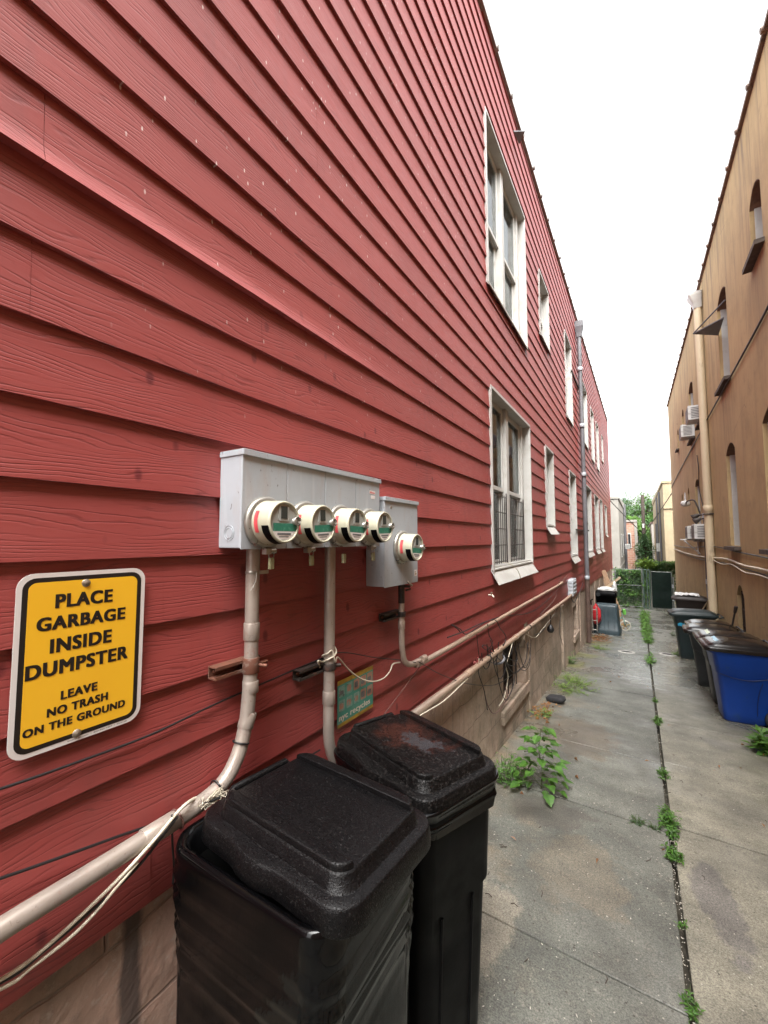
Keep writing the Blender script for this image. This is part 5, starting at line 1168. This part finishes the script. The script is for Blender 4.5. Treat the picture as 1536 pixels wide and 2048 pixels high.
mb = MB(); mb.tube([(-.05, .05, .08), (-.02, .05, .08)], .08, 14); mb.build('wheel', M['tyre'], hc); mb = MB(); mb.tube([(.08, .05, .08), (.11, .05, .08)], .08, 14); mb.build('wheel', M['tyre'], hc)
def board(label, a, b, w, t, mat):
    a, b = Vector(a), Vector(b); d = (b-a).normalized(); s = d.cross(Vector((0, 1, 0))).normalized(); n = d.cross(s)
    mb = MB(); mb.add([a+s*i*w/2+n*j*t/2 for i, j in ((-1, -1), (1, -1), (1, 1), (-1, 1))]+[b+s*i*w/2+n*j*t/2 for i, j in ((-1, -1), (1, -1), (1, 1), (-1, 1))], [(0, 1, 2, 3), (7, 6, 5, 4), (0, 4, 5, 1), (1, 5, 6, 2), (2, 6, 7, 3), (3, 7, 4, 0)])
    return tag(mb.build('plank', M[mat], None, .004), label, 'plank')
board('long weathered plank leaning on the foundation behind the tote', (-1.16, 17.5, gz(17.5)+1.85), (-.52, 16.6, gz(16.6)), .15, .04, 'plank')
board('second weathered plank leaning just behind the long plank', (-1.17, 18.2, gz(18.2)+1.5), (-.62, 17.6, gz(17.6)), .13, .04, 'plank')
board('short pale stick of wood resting on the black tote', (-.94, 15.0, gz(15)+1.28), (-.56, 15.6, gz(15.6)+1.62), .07, .05, 'palewood')
bk = thing('kids_bicycle', "small child's bicycle with white tyres and lime green seat behind the upturned bin", 'bicycle', (-.44, 14.85, gz(14.85)), R(180+14))
# local +x points to the rear wheel
def wheel(nm, x, r):
    Mx = Matrix.Translation((x, 0, r)) @ Matrix.Rotation(R(90), 4, 'X')
    mb = MB(); mb.lathe([(r-.035, -.018), (r-.012, -.022), (r, -.012), (r, .012), (r-.012, .022), (r-.035, .018), (r-.035, -.018)], Mx, 32); w = mb.build(nm, M['bikewhite'], bk)
    mb = MB()
    for k in range(5):
        a = k*2*math.pi/5+.3; mb.tube([(x, 0, r), (x+(r-.035)*math.cos(a), 0, r+(r-.035)*math.sin(a))], .010, 6)
    mb.tube([(x, -.03, r), (x, .03, r)], .022, 10); mb.build('spokes', M['pyel'], w)
    return w
wheel('wheel', 0, .16); wheel('wheel', .52, .16)
mb = MB()
mb.tube([(.0, 0, .16), (.0, .05, .17), (.04, .05, .36), (.06, 0, .40)], .014, 8); mb.tube([(.0, 0, .16), (.0, -.05, .17), (.04, -.05, .36), (.06, 0, .40)], .014, 8); mb.tube([(.055, 0, .38), (.085, 0, .56)], .016, 8)
mb.tube([(.07, 0, .44), (.30, 0, .22), (.52, 0, .16)], .017, 8); mb.tube([(.07, 0, .40), (.30, 0, .22)], .014, 8); mb.tube([(.30, 0, .22), (.36, 0, .46)], .014, 8); mb.tube([(.36, 0, .40), (.52, 0, .16)], .012, 8); mb.build('frame', M['mint'], bk)
mb = MB(); mb.tube(spline([(.08, 0, .55), (.09, .05, .60), (.12, .2, .62)], 4), .010, 6); mb.tube(spline([(.08, 0, .55), (.09, -.05, .60), (.12, -.2, .62)], 4), .010, 6); mb.build('handlebar', M['steel'], bk)
mb = MB(); mb.tube([(.115, .15, .62), (.135, .27, .62)], .018, 8); mb.tube([(.115, -.15, .62), (.135, -.27, .62)], .018, 8); mb.build('grip', M['black'], bk)
mb = MB(); mb.loft([ring2(.13, .06, .05, .46), ring2(.15, .08, .06, .50), ring2(.12, .05, .04, .53)]); mb.v = [(x+.36, y, z) for x, y, z in mb.v]; mb.build('seat', M['limegreen'], bk)
mb = MB(); mb.box((-.02, -.09, .50), (.06, .09, .66)); mb.build('basket', M['limegreen'], bk, .02)

# ------------------------------------------------------------------ drain covers, small litter
for lb, (px, py), r in (('round drain cover with pale rim in the left half of the paving', (1253, 1304), .17), ('round drain cover with pale rim in the right half near the bins', (1336, 1309), .17)):
    g = G(px, py); t = thing('drain_cover', lb, 'drain cover', (g.x, g.y, gz(g.y)), 0, 'drain covers in the paving'); t.rotation_euler = (-math.atan(SL), 0, 0)
    mb = MB(); mb.lathe([(r, -.01), (r, .010), (r-.05, .013), (r-.055, .006), (r-.055, -.01)], Matrix(), 32); mb.build('rim', M['ironring'], t)
    mb = MB(); mb.lathe([(.0001, .0075), (r-.055, .0075)], Matrix(), 32); mb.build('grate', M['hole'], t)
g = G(1110, 1404); mb = MB(); mb.loft([ring2(.10, .06, .05, 0), ring2(.125, .075, .06, .02), ring2(.125, .075, .06, .055), ring2(.10, .055, .04, .07)])
o = mb.build('foam_pad', M['foam']); o.location = (g.x+.02, g.y, g.z+.01); o.rotation_euler = (R(8), R(-10), R(-20)); tag(o, 'black rounded foam pad lying at the wall foot on dead leaves', 'pad')
def scatter_leaves(name, label, pts, mat, size, seed):
    mb = MB(); rng = random.Random(seed)
    for (x, y) in pts:
        a = rng.uniform(0, 6.28); s = size*rng.uniform(.6, 1.3); z = gz(y)+.006+rng.uniform(0, .02); c, n = math.cos(a), math.sin(a); k = rng.uniform(.0, .03)
        P = [(-s, 0, 0), (-.2*s, -.4*s, k), (s, 0, rng.uniform(0, .02)), (-.2*s, .4*s, k)]
        q = [(x+u*c-v*n, y+u*n+v*c, z+w) for u, v, w in P]; mb.add(q, [(0, 1, 2), (0, 2, 3)])
    return tag(mb.build(name, mat), label, kind='stuff')
rng = random.Random(12)
scatter_leaves('leaf_litter', 'scattered reddish dead leaves in front of the upturned bin', [(rng.gauss(-.98, .13), rng.gauss(12.4, .38)) for _ in range(190)], M['leaf_brown'], .04, 1)
g = G(1085, 1420)
scatter_leaves('leaf_litter', 'orange dead leaves around the foam pad at the wall foot', [(rng.gauss(g.x+.02, .07), rng.gauss(g.y, .22)) for _ in range(70)], M['leaf_dead'], .028, 2)
scatter_leaves('leaf_litter', 'sparse dead leaves and twigs along the foundation and bins', [(rng.choice([rng.uniform(-1.15, -.5), rng.uniform(.6, 1.4), rng.uniform(-.9, .9)]), rng.uniform(2.6, 22)) for _ in range(150)], M['leaf_brown'], .018, 3)
def debris():
    mb = MB(); rng = random.Random(31)
    for i in range(800):
        if i < 260: x = .115+rng.uniform(-.014, .014); y = rng.choice([rng.uniform(1.6, 3.4), rng.uniform(1.6, 9)]); b = -.004
        else: x = rng.uniform(-1.1, 1.0); y = 1.5+rng.random()**1.7*9; b = .002
        s = rng.uniform(.0008, .0028)*(1+y*.06); a = rng.uniform(0, 3); z = gz(y)+b; l = s*rng.uniform(1, 3)
        c, n = math.cos(a), math.sin(a)
        P = [(x+u*c*l-v*n*s, y+u*n*l+v*c*s, z+h*s) for u, v, h in ((-1, 0, 0), (0, -1, 0), (1, 0, 0), (0, 1, 0), (0, 0, 1))]
        mb.add(P, [(0, 1, 4), (1, 2, 4), (2, 3, 4), (3, 0, 4)])
    tag(mb.build('grit', M['pebble']), 'pale grit and chips scattered over the paving and the middle joint', kind='stuff')
    mb = MB()
    for i in range(60):
        x, y = rng.uniform(-.95, .9), 1.8+rng.random()**1.4*9; a = rng.uniform(0, 3); l = rng.uniform(.01, .05); z = gz(y)+.004
        mb.tube([(x, y, z), (x+l*math.cos(a)*.6, y+l*math.sin(a)*.6, z+.004), (x+l*math.cos(a+.3), y+l*math.sin(a+.3), z)], .0018, 4)
    tag(mb.build('twigs', M['twig']), 'small dark twigs scattered over the paving', kind='stuff')
debris()
# ------------------------------------------------------------------ plants
def leaf(mb, base, d, up, L, wd, fold=.25, mi=0, droop=.2):
    d = Vector(d).normalized(); s = d.cross(up)
    s = s.normalized() if s.length > 1e-5 else d.orthogonal().normalized(); n = s.cross(d); b = Vector(base)
    m = b+d*L*.45-n*L*droop*.2; tip = b+d*L-n*L*droop
    mb.add([b, m+s*wd/2+n*fold*wd, tip, m-s*wd/2+n*fold*wd, m], [(0, 1, 4), (1, 2, 4), (4, 2, 3), (0, 4, 3)], mi)
def rdir(rng, zlo=-1, zhi=1):
    z = rng.uniform(zlo, zhi); a = rng.uniform(0, 6.283); r = math.sqrt(max(0, 1-z*z)); return Vector((r*math.cos(a), r*math.sin(a), z))
UP = Vector((0, 0, 1))
def tuft(label, x, y, n, h, sp, L, wd, mat, seed, cat='weed', name='weed', sy=1., group=None):
    rng = random.Random(seed); t = thing(name, label, cat, (x, y, gz(y)), 0, group); mb = MB(); st = MB()
    for i in range(n):
        a = rng.uniform(0, 6.283); rr_ = sp*math.sqrt(rng.random()); bx, by = rr_*math.cos(a), rr_*math.sin(a)*sy
        hh = h*rng.uniform(.35, 1)*(1-.5*rr_/sp); lean = Vector((bx, by, 0))*.5+rdir(rng)*hh*.25
        top = Vector((bx, by, 0))+lean+Vector((0, 0, hh)); b0 = Vector((bx*.5, by*.7, -.01-SL*by)); mid = b0.lerp(top, .5)+rdir(rng)*hh*.08
        st.tube([b0, mid, top], [.0022, .0018, .001], 4)
        for k in range(rng.randint(5, 9)):
            q = rng.uniform(.15, 1); p = b0.lerp(mid, q*2) if q < .5 else mid.lerp(top, q*2-1)
            leaf(mb, p, rdir(rng, -.1, .7), UP, L*rng.uniform(.6, 1.25), wd*rng.uniform(.7, 1.2))
    st.build('stem', M['stem'], t); mb.build('leaves', M[mat], t); return t
WG = 'weeds growing in the paving'
def tall_weed():
    g = G(1082, 1578); t = thing('weed', 'knee high green weed with jagged triangular leaves growing from the paving beside the second bin', 'weed', (g.x, g.y, g.z)); rng = random.Random(4)
    st = MB(); mb = MB()
    H = .46; main = [Vector((0, 0, -.01)), Vector((.01, .01, .15)), Vector((-.01, 0, .3)), Vector((.01, .01, H))]; st.tube(spline(main, 5), [.004]*10+[.003]*6, 6)
    def lobed(base, d, L):
        d = d.normalized(); s = d.cross(UP).normalized(); n = s.cross(d); w = L*.46
        o = [(0, 0), (.12, .75), (.38, 1.0), (.45, .7), (.66, .62), (.74, .38), (1.0, 0)]
        dr = rng.uniform(.1, .5)
        def P(u, v, sg): return Vector(base)+d*(u*L)+s*(sg*v*w)+n*(-dr*u*u*L*.6+.18*v*w)
        c = [P(u, 0, 1) for u, _ in o]
        for sg in (1, -1):
            e = [P(u, v, sg) for u, v in o]
            for i in range(len(o)-1):
                q = [c[i], e[i], e[i+1], c[i+1]] if sg < 0 else [c[i], c[i+1], e[i+1], e[i]]
                mb.add(q, [(0, 1, 2, 3)])
    for i in range(40):
        q = .03+.96*(i/39)**1.25; z = H*q; a = i*2.4+rng.uniform(-.4, .4); ln = .19*(1-q*.6)*rng.uniform(.8, 1.2)
        b = Vector((.0, 0, z)); d = Vector((math.cos(a), math.sin(a), rng.uniform(.05, .45))); e = b+d.normalized()*ln
        st.tube([b, b.lerp(e, .5)+Vector((0, 0, .012)), e], .0016, 4)
        lobed(e, Vector((d.x, d.y, rng.uniform(-.5, .2))), rng.uniform(.062, .098))
        for k in range(2): f = b.lerp(e, rng.uniform(.3, .85)); lobed(f, Vector((d.x, d.y, 0))+rdir(rng)*.8, rng.uniform(.035, .065))
    st.build('stem', M['stem'], t); mb.build('leaves', M['leaf_a'], t)
tall_weed()
g = G(1015, 1560); tuft('bushy bright green weed between the second bin and the foundation', g.x, g.y, 46, .24, .14, .05, .012, 'leaf_a', 1, group=WG)
g = G(1145, 1372); tuft('yellow green feathery weed clump at the wall foot beyond the basement window', g.x+.03, g.y, 90, .17, .24, .05, .013, 'leaf_b', 2, sy=1.8, group=WG)
g = G(1090, 1428); tuft('small yellow green weed on the dead leaves by the foam pad', g.x, g.y-.1, 30, .11, .10, .035, .010, 'leaf_b', 3, group=WG)
g = G(1142, 1338); tuft('thin olive weed against the foundation behind the yellow green clump', g.x-.10, g.y+.5, 26, .26, .10, .045, .012, 'leaf_vine', 4, group=WG)
g = G(1200, 1298); tuft('pale weed at the foot of the downspout', g.x+.02, g.y, 28, .13, .16, .05, .012, 'leaf_b', 5, group=WG)
g = G(1500, 1470); tuft('broad leaved weed right of the blue bin at the tan wall', 1.06, 5.65, 15, .30, .10, .16, .055, 'leaf_a', 6, group=WG)
CR = .115
for i, (y, ny, h, sp, sy, lf, lb) in enumerate([
    (3.60, 40, .085, .045, 3.2, .038, 'largest leafy weed clump in the middle joint, where the cross joint meets it'), (3.22, 16, .06, .035, 2, .035, 'leafy weed in the middle joint just nearer than the largest clump'),
    (4.42, 16, .07, .035, 2.2, .035, 'small weed in the middle joint beyond the largest clump'), (5.95, 20, .08, .04, 2.5, .04, 'dark tuft in the middle joint level with the foam pad'), (6.9, 7, .06, .03, 2, .04, 'tiny twiggy weed in the middle joint left of the blue bin'),
    (10.0, 24, .15, .06, 6, .075, 'weed clump in the middle joint between the two drain covers'), (2.62, 5, .04, .018, 2, .022, 'tiny sprout in the middle joint near the dark stain'),
    (2.12, 10, .05, .025, 3, .026, 'low weed in the middle joint near the bottom of the view'), (1.93, 10, .05, .025, 2, .028, 'lowest weed in the middle joint at the bottom edge'),
    (13.2, 34, .20, .085, 8, .10, 'start of the long weed strip in the middle joint'), (15.0, 38, .26, .10, 9, .12, 'middle of the long weed strip in the middle joint'), (17.5, 40, .30, .12, 10, .14, 'far part of the long weed strip in the middle joint'), (20.3, 38, .30, .12, 10, .15, 'farthest part of the weed strip before the gate')]):
    tuft(lb, CR, y, ny, h, sp, lf, lf*.38, 'leaf_vine' if y > 9 else 'leaf_a', 40+i, sy=sy, group='weeds in the middle joint')
g = G(1280, 1640); tuft('dark grassy weed in the cross joint left of the middle joint', g.x-.02, 3.49, 26, .05, .045, .02, .004, 'leaf_ivy', 60, group=WG)
g = G(1310, 1647); tuft('small dark sprig in the cross joint next to the middle joint', g.x, 3.47, 14, .045, .035, .02, .004, 'leaf_ivy', 61, group=WG)
g = G(1352, 1311); tuft('spiky weed beside the right drain cover', g.x+.02, g.y, 20, .17, .06, .06, .012, 'leaf_vine', 62, group=WG)
g = G(1347, 1272); tuft('sparse dark sapling in the paving left of the green bin', g.x, g.y, 12, .24, .06, .06, .014, 'leaf_ivy', 63, group=WG)

# ------------------------------------------------------------------ far end: fence, gate, hedge
FY = 25.6; fz = gz(FY)
fe = thing('chain_link_fence', 'green chain link fence across the end of the alley', 'fence')
ft = fz+2.02; fx0, fx1 = -1.14, .08
mb = MB()
for x in (fx0, fx1): mb = MB(); mb.tube([(x, FY, fz-.1), (x, FY, ft+.03)], .03, 8); mb.build('post', M['fencepost'], fe)
mb = MB()
for z in (ft, fz+1.18, fz+.08): mb.tube([(fx0, FY, z), (fx1, FY, z)], .02, 6)
mb.build('rail', M['fencepost'], fe)
def mesh_panel(parent, x0, x1, z0, z1, y):
    mb = MB(); s = .085; w = x1-x0; h = z1-z0; k = -int(h/s)-1
    while k*s < w:
        for sg in (1, -1):
            a = k*s; pts = []
            t0 = max(0, -a); t1 = min(h, w-a)
            if t1 > t0:
                z_0, z_1 = (z0+t0, z0+t1) if sg > 0 else (z1-t0, z1-t1)
                mb.tube([(x0+a+t0, y, z_0), (x0+a+t1, y, z_1)], .0035, 3, 0, False)
        k += 1
    return mb.build('mesh', M['fence'], parent)
mesh_panel(fe, fx0, fx1, fz+.08, ft, FY)
g2 = thing('chain_link_gate', 'narrow open chain link gate leaf with vertical green bars left of the screened gate', 'gate')
mb = MB()
for x, y in ((.14, FY-.05), (.30, FY-.02), (.42, FY)): mb.tube([(x, y, fz), (x, y, ft+.02)], .028, 8)
mb.tube([(.14, FY-.05, ft), (.42, FY, ft)], .02, 6); mb.tube([(.14, FY-.05, fz+.06), (.42, FY, fz+.06)], .02, 6); mb.build('frame', M['fence'], g2)
mesh_panel(g2, .14, .42, fz+.06, ft, FY-.03)
ga = thing('screened_gate', 'alley gate covered with dark green screen fabric', 'gate')
mb = MB(); gx0, gx1, gt = .50, 1.34, fz+1.93
n = 24; vs = []
for i in range(n+1):
    for j in range(n+1):
        u, v = i/n, j/n; vs.append((gx0+(gx1-gx0)*u, FY-.06+.012*noise.noise((u*4, v*5, 2))+.010*math.cos(v*12.6), fz+.10+(gt-fz-.1)*v))
m = n+1; mb.add(vs, [(i*m+j, (i+1)*m+j, (i+1)*m+j+1, i*m+j+1) for i in range(n) for j in range(n)], 0, True); mb.build('screen', M['gatefab'], ga)
mb = MB()
for x in (gx0, gx1): mb.tube([(x, FY-.02, fz), (x, FY-.02, gt+.03)], .025, 8)
for z in (gt, fz+1.0, fz+.09): mb.tube([(gx0, FY-.02, z), (gx1, FY-.02, z)], .02, 8)
mb.build('frame', M['fencepost'], ga)
mb = MB(); mb.tube([(1.42, FY, fz), (1.42, FY, fz+1.7)], .03, 8); mb.build('post', M['fencepost'], ga)
mb = MB(); mb.box((1.36, FY-.05, fz+1.15), (1.42, FY+.02, fz+1.32)); mb.box((1.36, FY-.05, fz+.5), (1.42, FY+.02, fz+.62)); mb.build('hinge', M['box'], ga)
def leafmass(name, label, cat, fn, n, L, wd, mat, seed, extra=None, kind=None, group=None, part='leaves'):
    rng = random.Random(seed); t = thing(name, label, cat, (0, 0, 0), 0, group); mb = MB()
    for i in range(n):
        p, d = fn(rng); leaf(mb, p, d, UP, L*rng.uniform(.6, 1.3), wd*rng.uniform(.7, 1.3))
    mb.build(part, M[mat], t)
    if extra: extra(t, rng)
    return t
def stems(pts_list, r, mat='twig'):
    def f(t, rng):
        mb = MB()
        for pts in pts_list: mb.tube(spline(pts, 4), r, 6)
        mb.build('stem', M[mat], t)
    return f
def vinefn(rng):
    x = rng.uniform(-1.2, .35); z = fz+2.0*rng.random()**.8; y = FY+.1+rng.random()*.5
    y += .25*noise.noise((x*3, z*3, 0)); return Vector((x, y, z)), Vector((rng.uniform(-1, 1), -1+rng.uniform(-.2, .8), rng.uniform(-.6, .5)))
leafmass('vine', 'leafy green vine filling the chain link fence', 'vine', vinefn, 2600, .17, .11, 'leaf_vine', 1, stems([[(-1+.33*i, FY+.25, fz-.1), (-1.05+.35*i, FY+.3, fz+.9), (-.95+.3*i, FY+.25, fz+1.9)] for i in range(5)], .012))
def vinetop(rng):
    x = rng.gauss(.30, .20); z = fz+2.15+abs(rng.gauss(0, .16)); return Vector((x, FY+.1+rng.random()*.4, z)), Vector((rng.uniform(-1, 1), rng.uniform(-1, .3), rng.uniform(-.4, .8)))
leafmass('vine', 'yellow green vine spilling over the gate post', 'vine', vinetop, 420, .15, .10, 'leaf_b', 2, stems([[(.32, FY+.2, fz-.1), (.28, FY+.2, fz+1.2), (.33, FY+.2, fz+2.3)]], .015))
def hedgefn(rng):
    x = rng.uniform(.5, 1.9); z = fz+2.42*rng.random()**.4; y = FY+.35+rng.random()*.6
    return Vector((x, y, z+.1*noise.noise((x*4, y*4, 0)))), Vector((rng.uniform(-1, 1), rng.uniform(-1, .2), rng.uniform(-.4, .9)))
leafmass('hedge', 'clipped dark hedge rising behind the screened gate', 'hedge', hedgefn, 5200, .11, .07, 'leaf_ivy', 3, stems([[(.7+.35*i, FY+.7, fz-.1), (.72+.35*i, FY+.7, fz+1.0), (.7+.34*i, FY+.68, fz+2.0)] for i in range(4)], .02, 'bark'))

# ------------------------------------------------------------------ houses and trees beyond
def slab(mb, x0, x1, y0, y1, z0, ztop0, ztop1):
    mb.add([(x0, y0, z0), (x1, y0, z0), (x1, y1, z0), (x0, y1, z0), (x0, y0, ztop0), (x1, y0, ztop0), (x1, y1, ztop1), (x0, y1, ztop1)], [(3, 2, 1, 0), (4, 5, 6, 7), (0, 1, 5, 4), (1, 2, 6, 5), (2, 3, 7, 6), (3, 0, 4, 7)])
gh = thing('grey_house', 'pale grey house beyond the fence on the left', 'house')
mb = MB(); slab(mb, -9, -1.06, 31, 48, -2.6, 4.35, 4.9); mb.build('wall', M['greybrick'], gh)
mb = MB(); slab(mb, -9.1, -1.0, 30.95, 48.05, 4.36, 4.52, 5.1); mb.box((-9.05, 30.94, -.2), (-1.04, 31, -.1)); mb.box((-1.06, 31, -.2), (-1.03, 47, -.1)); mb.build('parapet', M['greybrick'], gh, .02)
mb = MB(); mb.tube([(-.98, 41, -2.2), (-.98, 41, 4.7)], .09, 8); mb.build('downspout', M['galv'], gh); mb = MB(); mb.tube([(-.98, 44, -2.2), (-.98, 44, 4.8)], .07, 8); mb.build('downspout', M['galv'], gh)
for y, z in ((34, .4), (38, .4), (45.3, .4)):
    mb = MB(); mb.box((-1.08, y, z), (-1.03, y+.9, z+1.7)); w = mb.build('window', M['sash'], gh); mb = MB(); mb.box((-1.035, y+.1, z+.1), (-1.02, y+.8, z+1.6)); mb.build('pane', M['dark'], w)
aircon('small white air conditioner on the far grey house', 40, .9, .5, .4, -.45, -1.06, 'air conditioners on the houses beyond the fence')
bh = thing('brick_house', 'red brick house with a white window behind the grey house', 'house')
mb = MB(); slab(mb, -8, -.15, 52, 62, -2.6, 3.55, 3.7); mb.build('wall', M['brick'], bh)
mb = MB(); slab(mb, -8.1, -.08, 51.9, 62.1, 3.56, 3.8, 3.95); mb.box((-.35, 51.92, -2.6), (-.08, 52, 3.5)); mb.build('trim', M['greybrick'], bh)
mb = MB(); mb.box((-.98, 51.90, .75), (-.66, 52, 2.35)); w = mb.build('window', M['white'], bh); mb = MB(); mb.box((-.95, 51.88, .85), (-.74, 51.9, 2.25)); mb.build('pane', M['dark'], w)
ch = thing('cream_house', 'cream rendered house beyond the gate on the right', 'house')
mb = MB(); slab(mb, 1.36, 9, 30, 50, -2.6, 5.1, 5.4); mb.build('wall', M['cream'], ch)
mb = MB(); slab(mb, 1.30, 9.1, 29.95, 50.1, 5.11, 5.25, 5.6); mb.box((1.34, 29.94, 3.55), (9, 30, 3.62)); mb.box((1.335, 29.94, 3.55), (1.36, 49, 3.62)); mb.build('cornice', M['cream'], ch)
for y, z1 in ((33.5, 4.9), (38, 4.9), (41, 3.0)): mb = MB(); mb.tube([(1.28, y, -2.2), (1.28, y, z1)], .06, 8); mb.build('downspout', M['galv'], ch)
aircon('white air conditioner on the cream house beyond the gate', 35, .85, .62, .55, .3, 1.36, 'air conditioners on the houses beyond the fence')
fh = thing('far_house', 'pale narrow house end past the cream house', 'house')
mb = MB(); slab(mb, 1.25, 8, 54, 62, -2.6, 3.4, 3.4); mb.build('wall', M['greybrick'], fh)
mb = MB(); mb.box((1.2, 53.95, 3.41), (8, 62, 3.6)); mb.build('roof', M['coping'], fh)
up = thing('utility_pole', 'dark wooden utility pole wrapped in ivy at its foot beyond the fence', 'pole')
UY = 36.; ux = WY(1287, 1060, UY).x
mb = MB(); mb.tube([(ux, UY, -2.3), (ux+.02, UY, WY(1286, 990, UY).z)], [.16, .11], 10); mb.build('shaft', M['pole'], up)
mb = MB(); mb.tube([(ux-.12, UY, 3.0), (ux+.12, UY, 3.0)], .03, 6); mb.box((ux-.06, UY-.16, 2.55), (ux+.06, UY-.1, 2.85)); mb.build('fitting', M['ac'], up)
iv = leafmass('ivy', 'dense dark ivy column climbing the utility pole', 'ivy', lambda rng: (lambda a, z: (Vector((ux+.02+(.62+.3*noise.noise((math.cos(a), z*1.3, 1)))*math.cos(a)*rng.random()**.4*min(1, (2.2-z)/1.2), UY+.45*math.sin(a), z)), Vector((math.cos(a), math.sin(a), rng.uniform(-.9, .3)))))(rng.uniform(0, 6.283), rng.uniform(-2.2, 2.1)), 2600, .15, .12, 'leaf_ivy', 5, stems([[(ux-.1, UY-.14, -2.3), (ux-.13, UY-.15, -.5), (ux-.06, UY-.14, 1.6)]], .03))
def wire(label, a, b, sag, r):
    pts = [Vector(a).lerp(Vector(b), i/12)-Vector((0, 0, 4*sag*(i/12)*(1-i/12))) for i in range(13)]
    mb = MB(); mb.tube(pts, r, 5); tag(mb.build('overhead_wire', M['cable']), label, 'wire', 'overhead wires beyond the fence')
zp = WY(1287, 1069, UY).z
wire('thick dark wire from the ivy pole up to the far corner of the red house', (ux, UY, zp), (-1.2, HE+.02, WY(1220, 1001, HE).z), .03, .022)
wire('thick dark wire from the ivy pole up to the far corner of the tan house', (ux, UY, zp), (XR+.05, RE+.02, WY(1349, 983, RE).z), .03, .022)
a = W(1217, 891, XW); wire('thin wire crossing the sky between the two houses', (-1.2, HE, WY(1218, 892, HE).z), (1.33, HE+1, WY(1328, 881, HE+1).z), -.02, .011)
wire('short thin wire curling down at the right end of the sky wire', (1.33, HE+1, WY(1328, 881, HE+1).z), (1.46, HE, WY(1336, 894, HE).z), .02, .009)
def tree(label, x, y, zc, rx, rz, n, L, mat, seed, trunk_r=.2, group='trees beyond the houses'):
    rng = random.Random(seed); t = thing('tree', label, 'tree', (x, y, gz(y)), 0, group); zg = gz(y); z0 = zc-zg
    tr = MB(); tr.tube(spline([(0, 0, -.2), (.1, 0, z0*.35), (-.05, .1, z0*.75), (0, 0, z0+rz*.3)], 5), [trunk_r*(1-.045*i) for i in range(16)], 8)
    cl = []
    for i in range(26):
        d = rdir(rng, -.6, 1); q = rng.uniform(.45, .95); c = Vector((d.x*rx*q, d.y*rx*q, z0+d.z*rz*q)); cl.append((c, rng.uniform(.22, .42)*rx))
        if i % 2 == 0: tr.tube(spline([(0, 0, z0-rz*rng.uniform(.2, .6)), Vector((c.x*.5, c.y*.5, c.z-rz*.15)), c], 4), [.09-.007*k for k in range(9)], 5)
    tr.build('trunk', M['bark'], t); mb = MB()
    for i in range(n):
        c, r = cl[rng.randrange(len(cl))]; d = rdir(rng); p = c+d*r*rng.random()**.45*Vector((1, 1, 1)).x; p.z = c.z+(p.z-c.z)*.75
        leaf(mb, p, d+Vector((0, 0, -.2)), UP, L*rng.uniform(.6, 1.3), L*.55*rng.uniform(.7, 1.3))
    mb.build('crown', M[mat], t)
tree('tall bluish green tree behind the grey house roof', -2.2, 72, 5.6, 2.6, 3.0, 3800, .30, 'leaf_far', 1)
tree('tall green tree in the middle behind the utility pole', 1.1, 68, 5.2, 2.5, 3.0, 3800, .30, 'leaf_tree', 2)
tree('tall green tree rising right beside the cream house', 3.4, 74, 5.4, 2.6, 3.0, 3400, .30, 'leaf_tree', 3)
tree('bright yellow green tree spreading in front of the tall trees', -.3, 63.5, 2.7, 2.0, 1.9, 3400, .26, 'leaf_bright', 4)
tree('dense green tree low behind the ivy pole', 1.0, 56, .6, 1.5, 2.4, 3000, .24, 'leaf_tree', 5)
tree('green tree filling the gap right of the ivy pole', 2.0, 60, 1.0, 1.4, 2.6, 2600, .24, 'leaf_tree', 6)
def tall_twigs():
    t = thing('sapling', 'bare thin stems rising above the tree tops', 'sapling', (0, 0, 0)); mb = MB(); rng = random.Random(3)
    for i in range(6): x = .9+i*.45; mb.tube([(x, 72, 4.5), (x+rng.uniform(-.1, .1), 72, 7.0), (x+rng.uniform(-.3, .3), 72, 8.2+rng.uniform(0, 1.3))], [.04, .03, .012], 5)
    mb.build('stem', M['twig'], t)
tall_twigs()
lh = thing('low_shed', 'low brown shed roof in the gap right of the ivy', 'shed')
mb = MB(); mb.box((.8, 44, -2.2), (1.3, 47, -.35)); mb.build('wall', M['brownbin'], lh); mb = MB(); mb.box((.7, 43.8, -.35), (1.35, 47.2, -.22)); mb.build('roof', M['galv'], lh)

# ------------------------------------------------------------------ light
SE, SA = R(58), R(205)       # sun height and heading (high, behind and to the right), veiled by cloud
w = bpy.data.worlds.new('World'); scene.world = w; w.use_nodes = True; nt = w.node_tree; bg = nt.nodes['Background']
sk = nt.nodes.new('ShaderNodeTexSky'); sk.sky_type = 'NISHITA'; sk.sun_disc = False; sk.sun_elevation = SE; sk.sun_rotation = R(155); sk.dust_density = 5; sk.air_density = 1.0; sk.ozone_density = 1
hs = nt.nodes.new('ShaderNodeHueSaturation'); hs.inputs['Saturation'].default_value = .06
nt.links.new(sk.outputs[0], hs.inputs['Color']); nt.links.new(hs.outputs[0], bg.inputs[0]); bg.inputs[1].default_value = .15
sd = bpy.data.lights.new('sun', 'SUN'); sd.energy = 1.2; sd.angle = R(50); sd.color = (1, .96, .90)
so = bpy.data.objects.new('sun', sd); COL.objects.link(so); az = R(155)
dirn = Vector((math.sin(az)*math.cos(SE), math.cos(az)*math.cos(SE), math.sin(SE)))
so.rotation_euler = dirn.to_track_quat('Z', 'Y').to_euler(); so.location = (0, 0, 12)
vs_ = scene.view_settings; scene.display_settings.display_device = 'sRGB'; vs_.view_transform = 'Standard'; vs_.look = 'None'; vs_.exposure = 2.3; vs_.gamma = 1; vs_.use_curve_mapping = False
scene.render.engine = 'CYCLES'; scene.cycles.max_bounces = 8; scene.cycles.diffuse_bounces = 4; scene.cycles.transparent_max_bounces = 12
scene.cycles.use_denoising = True
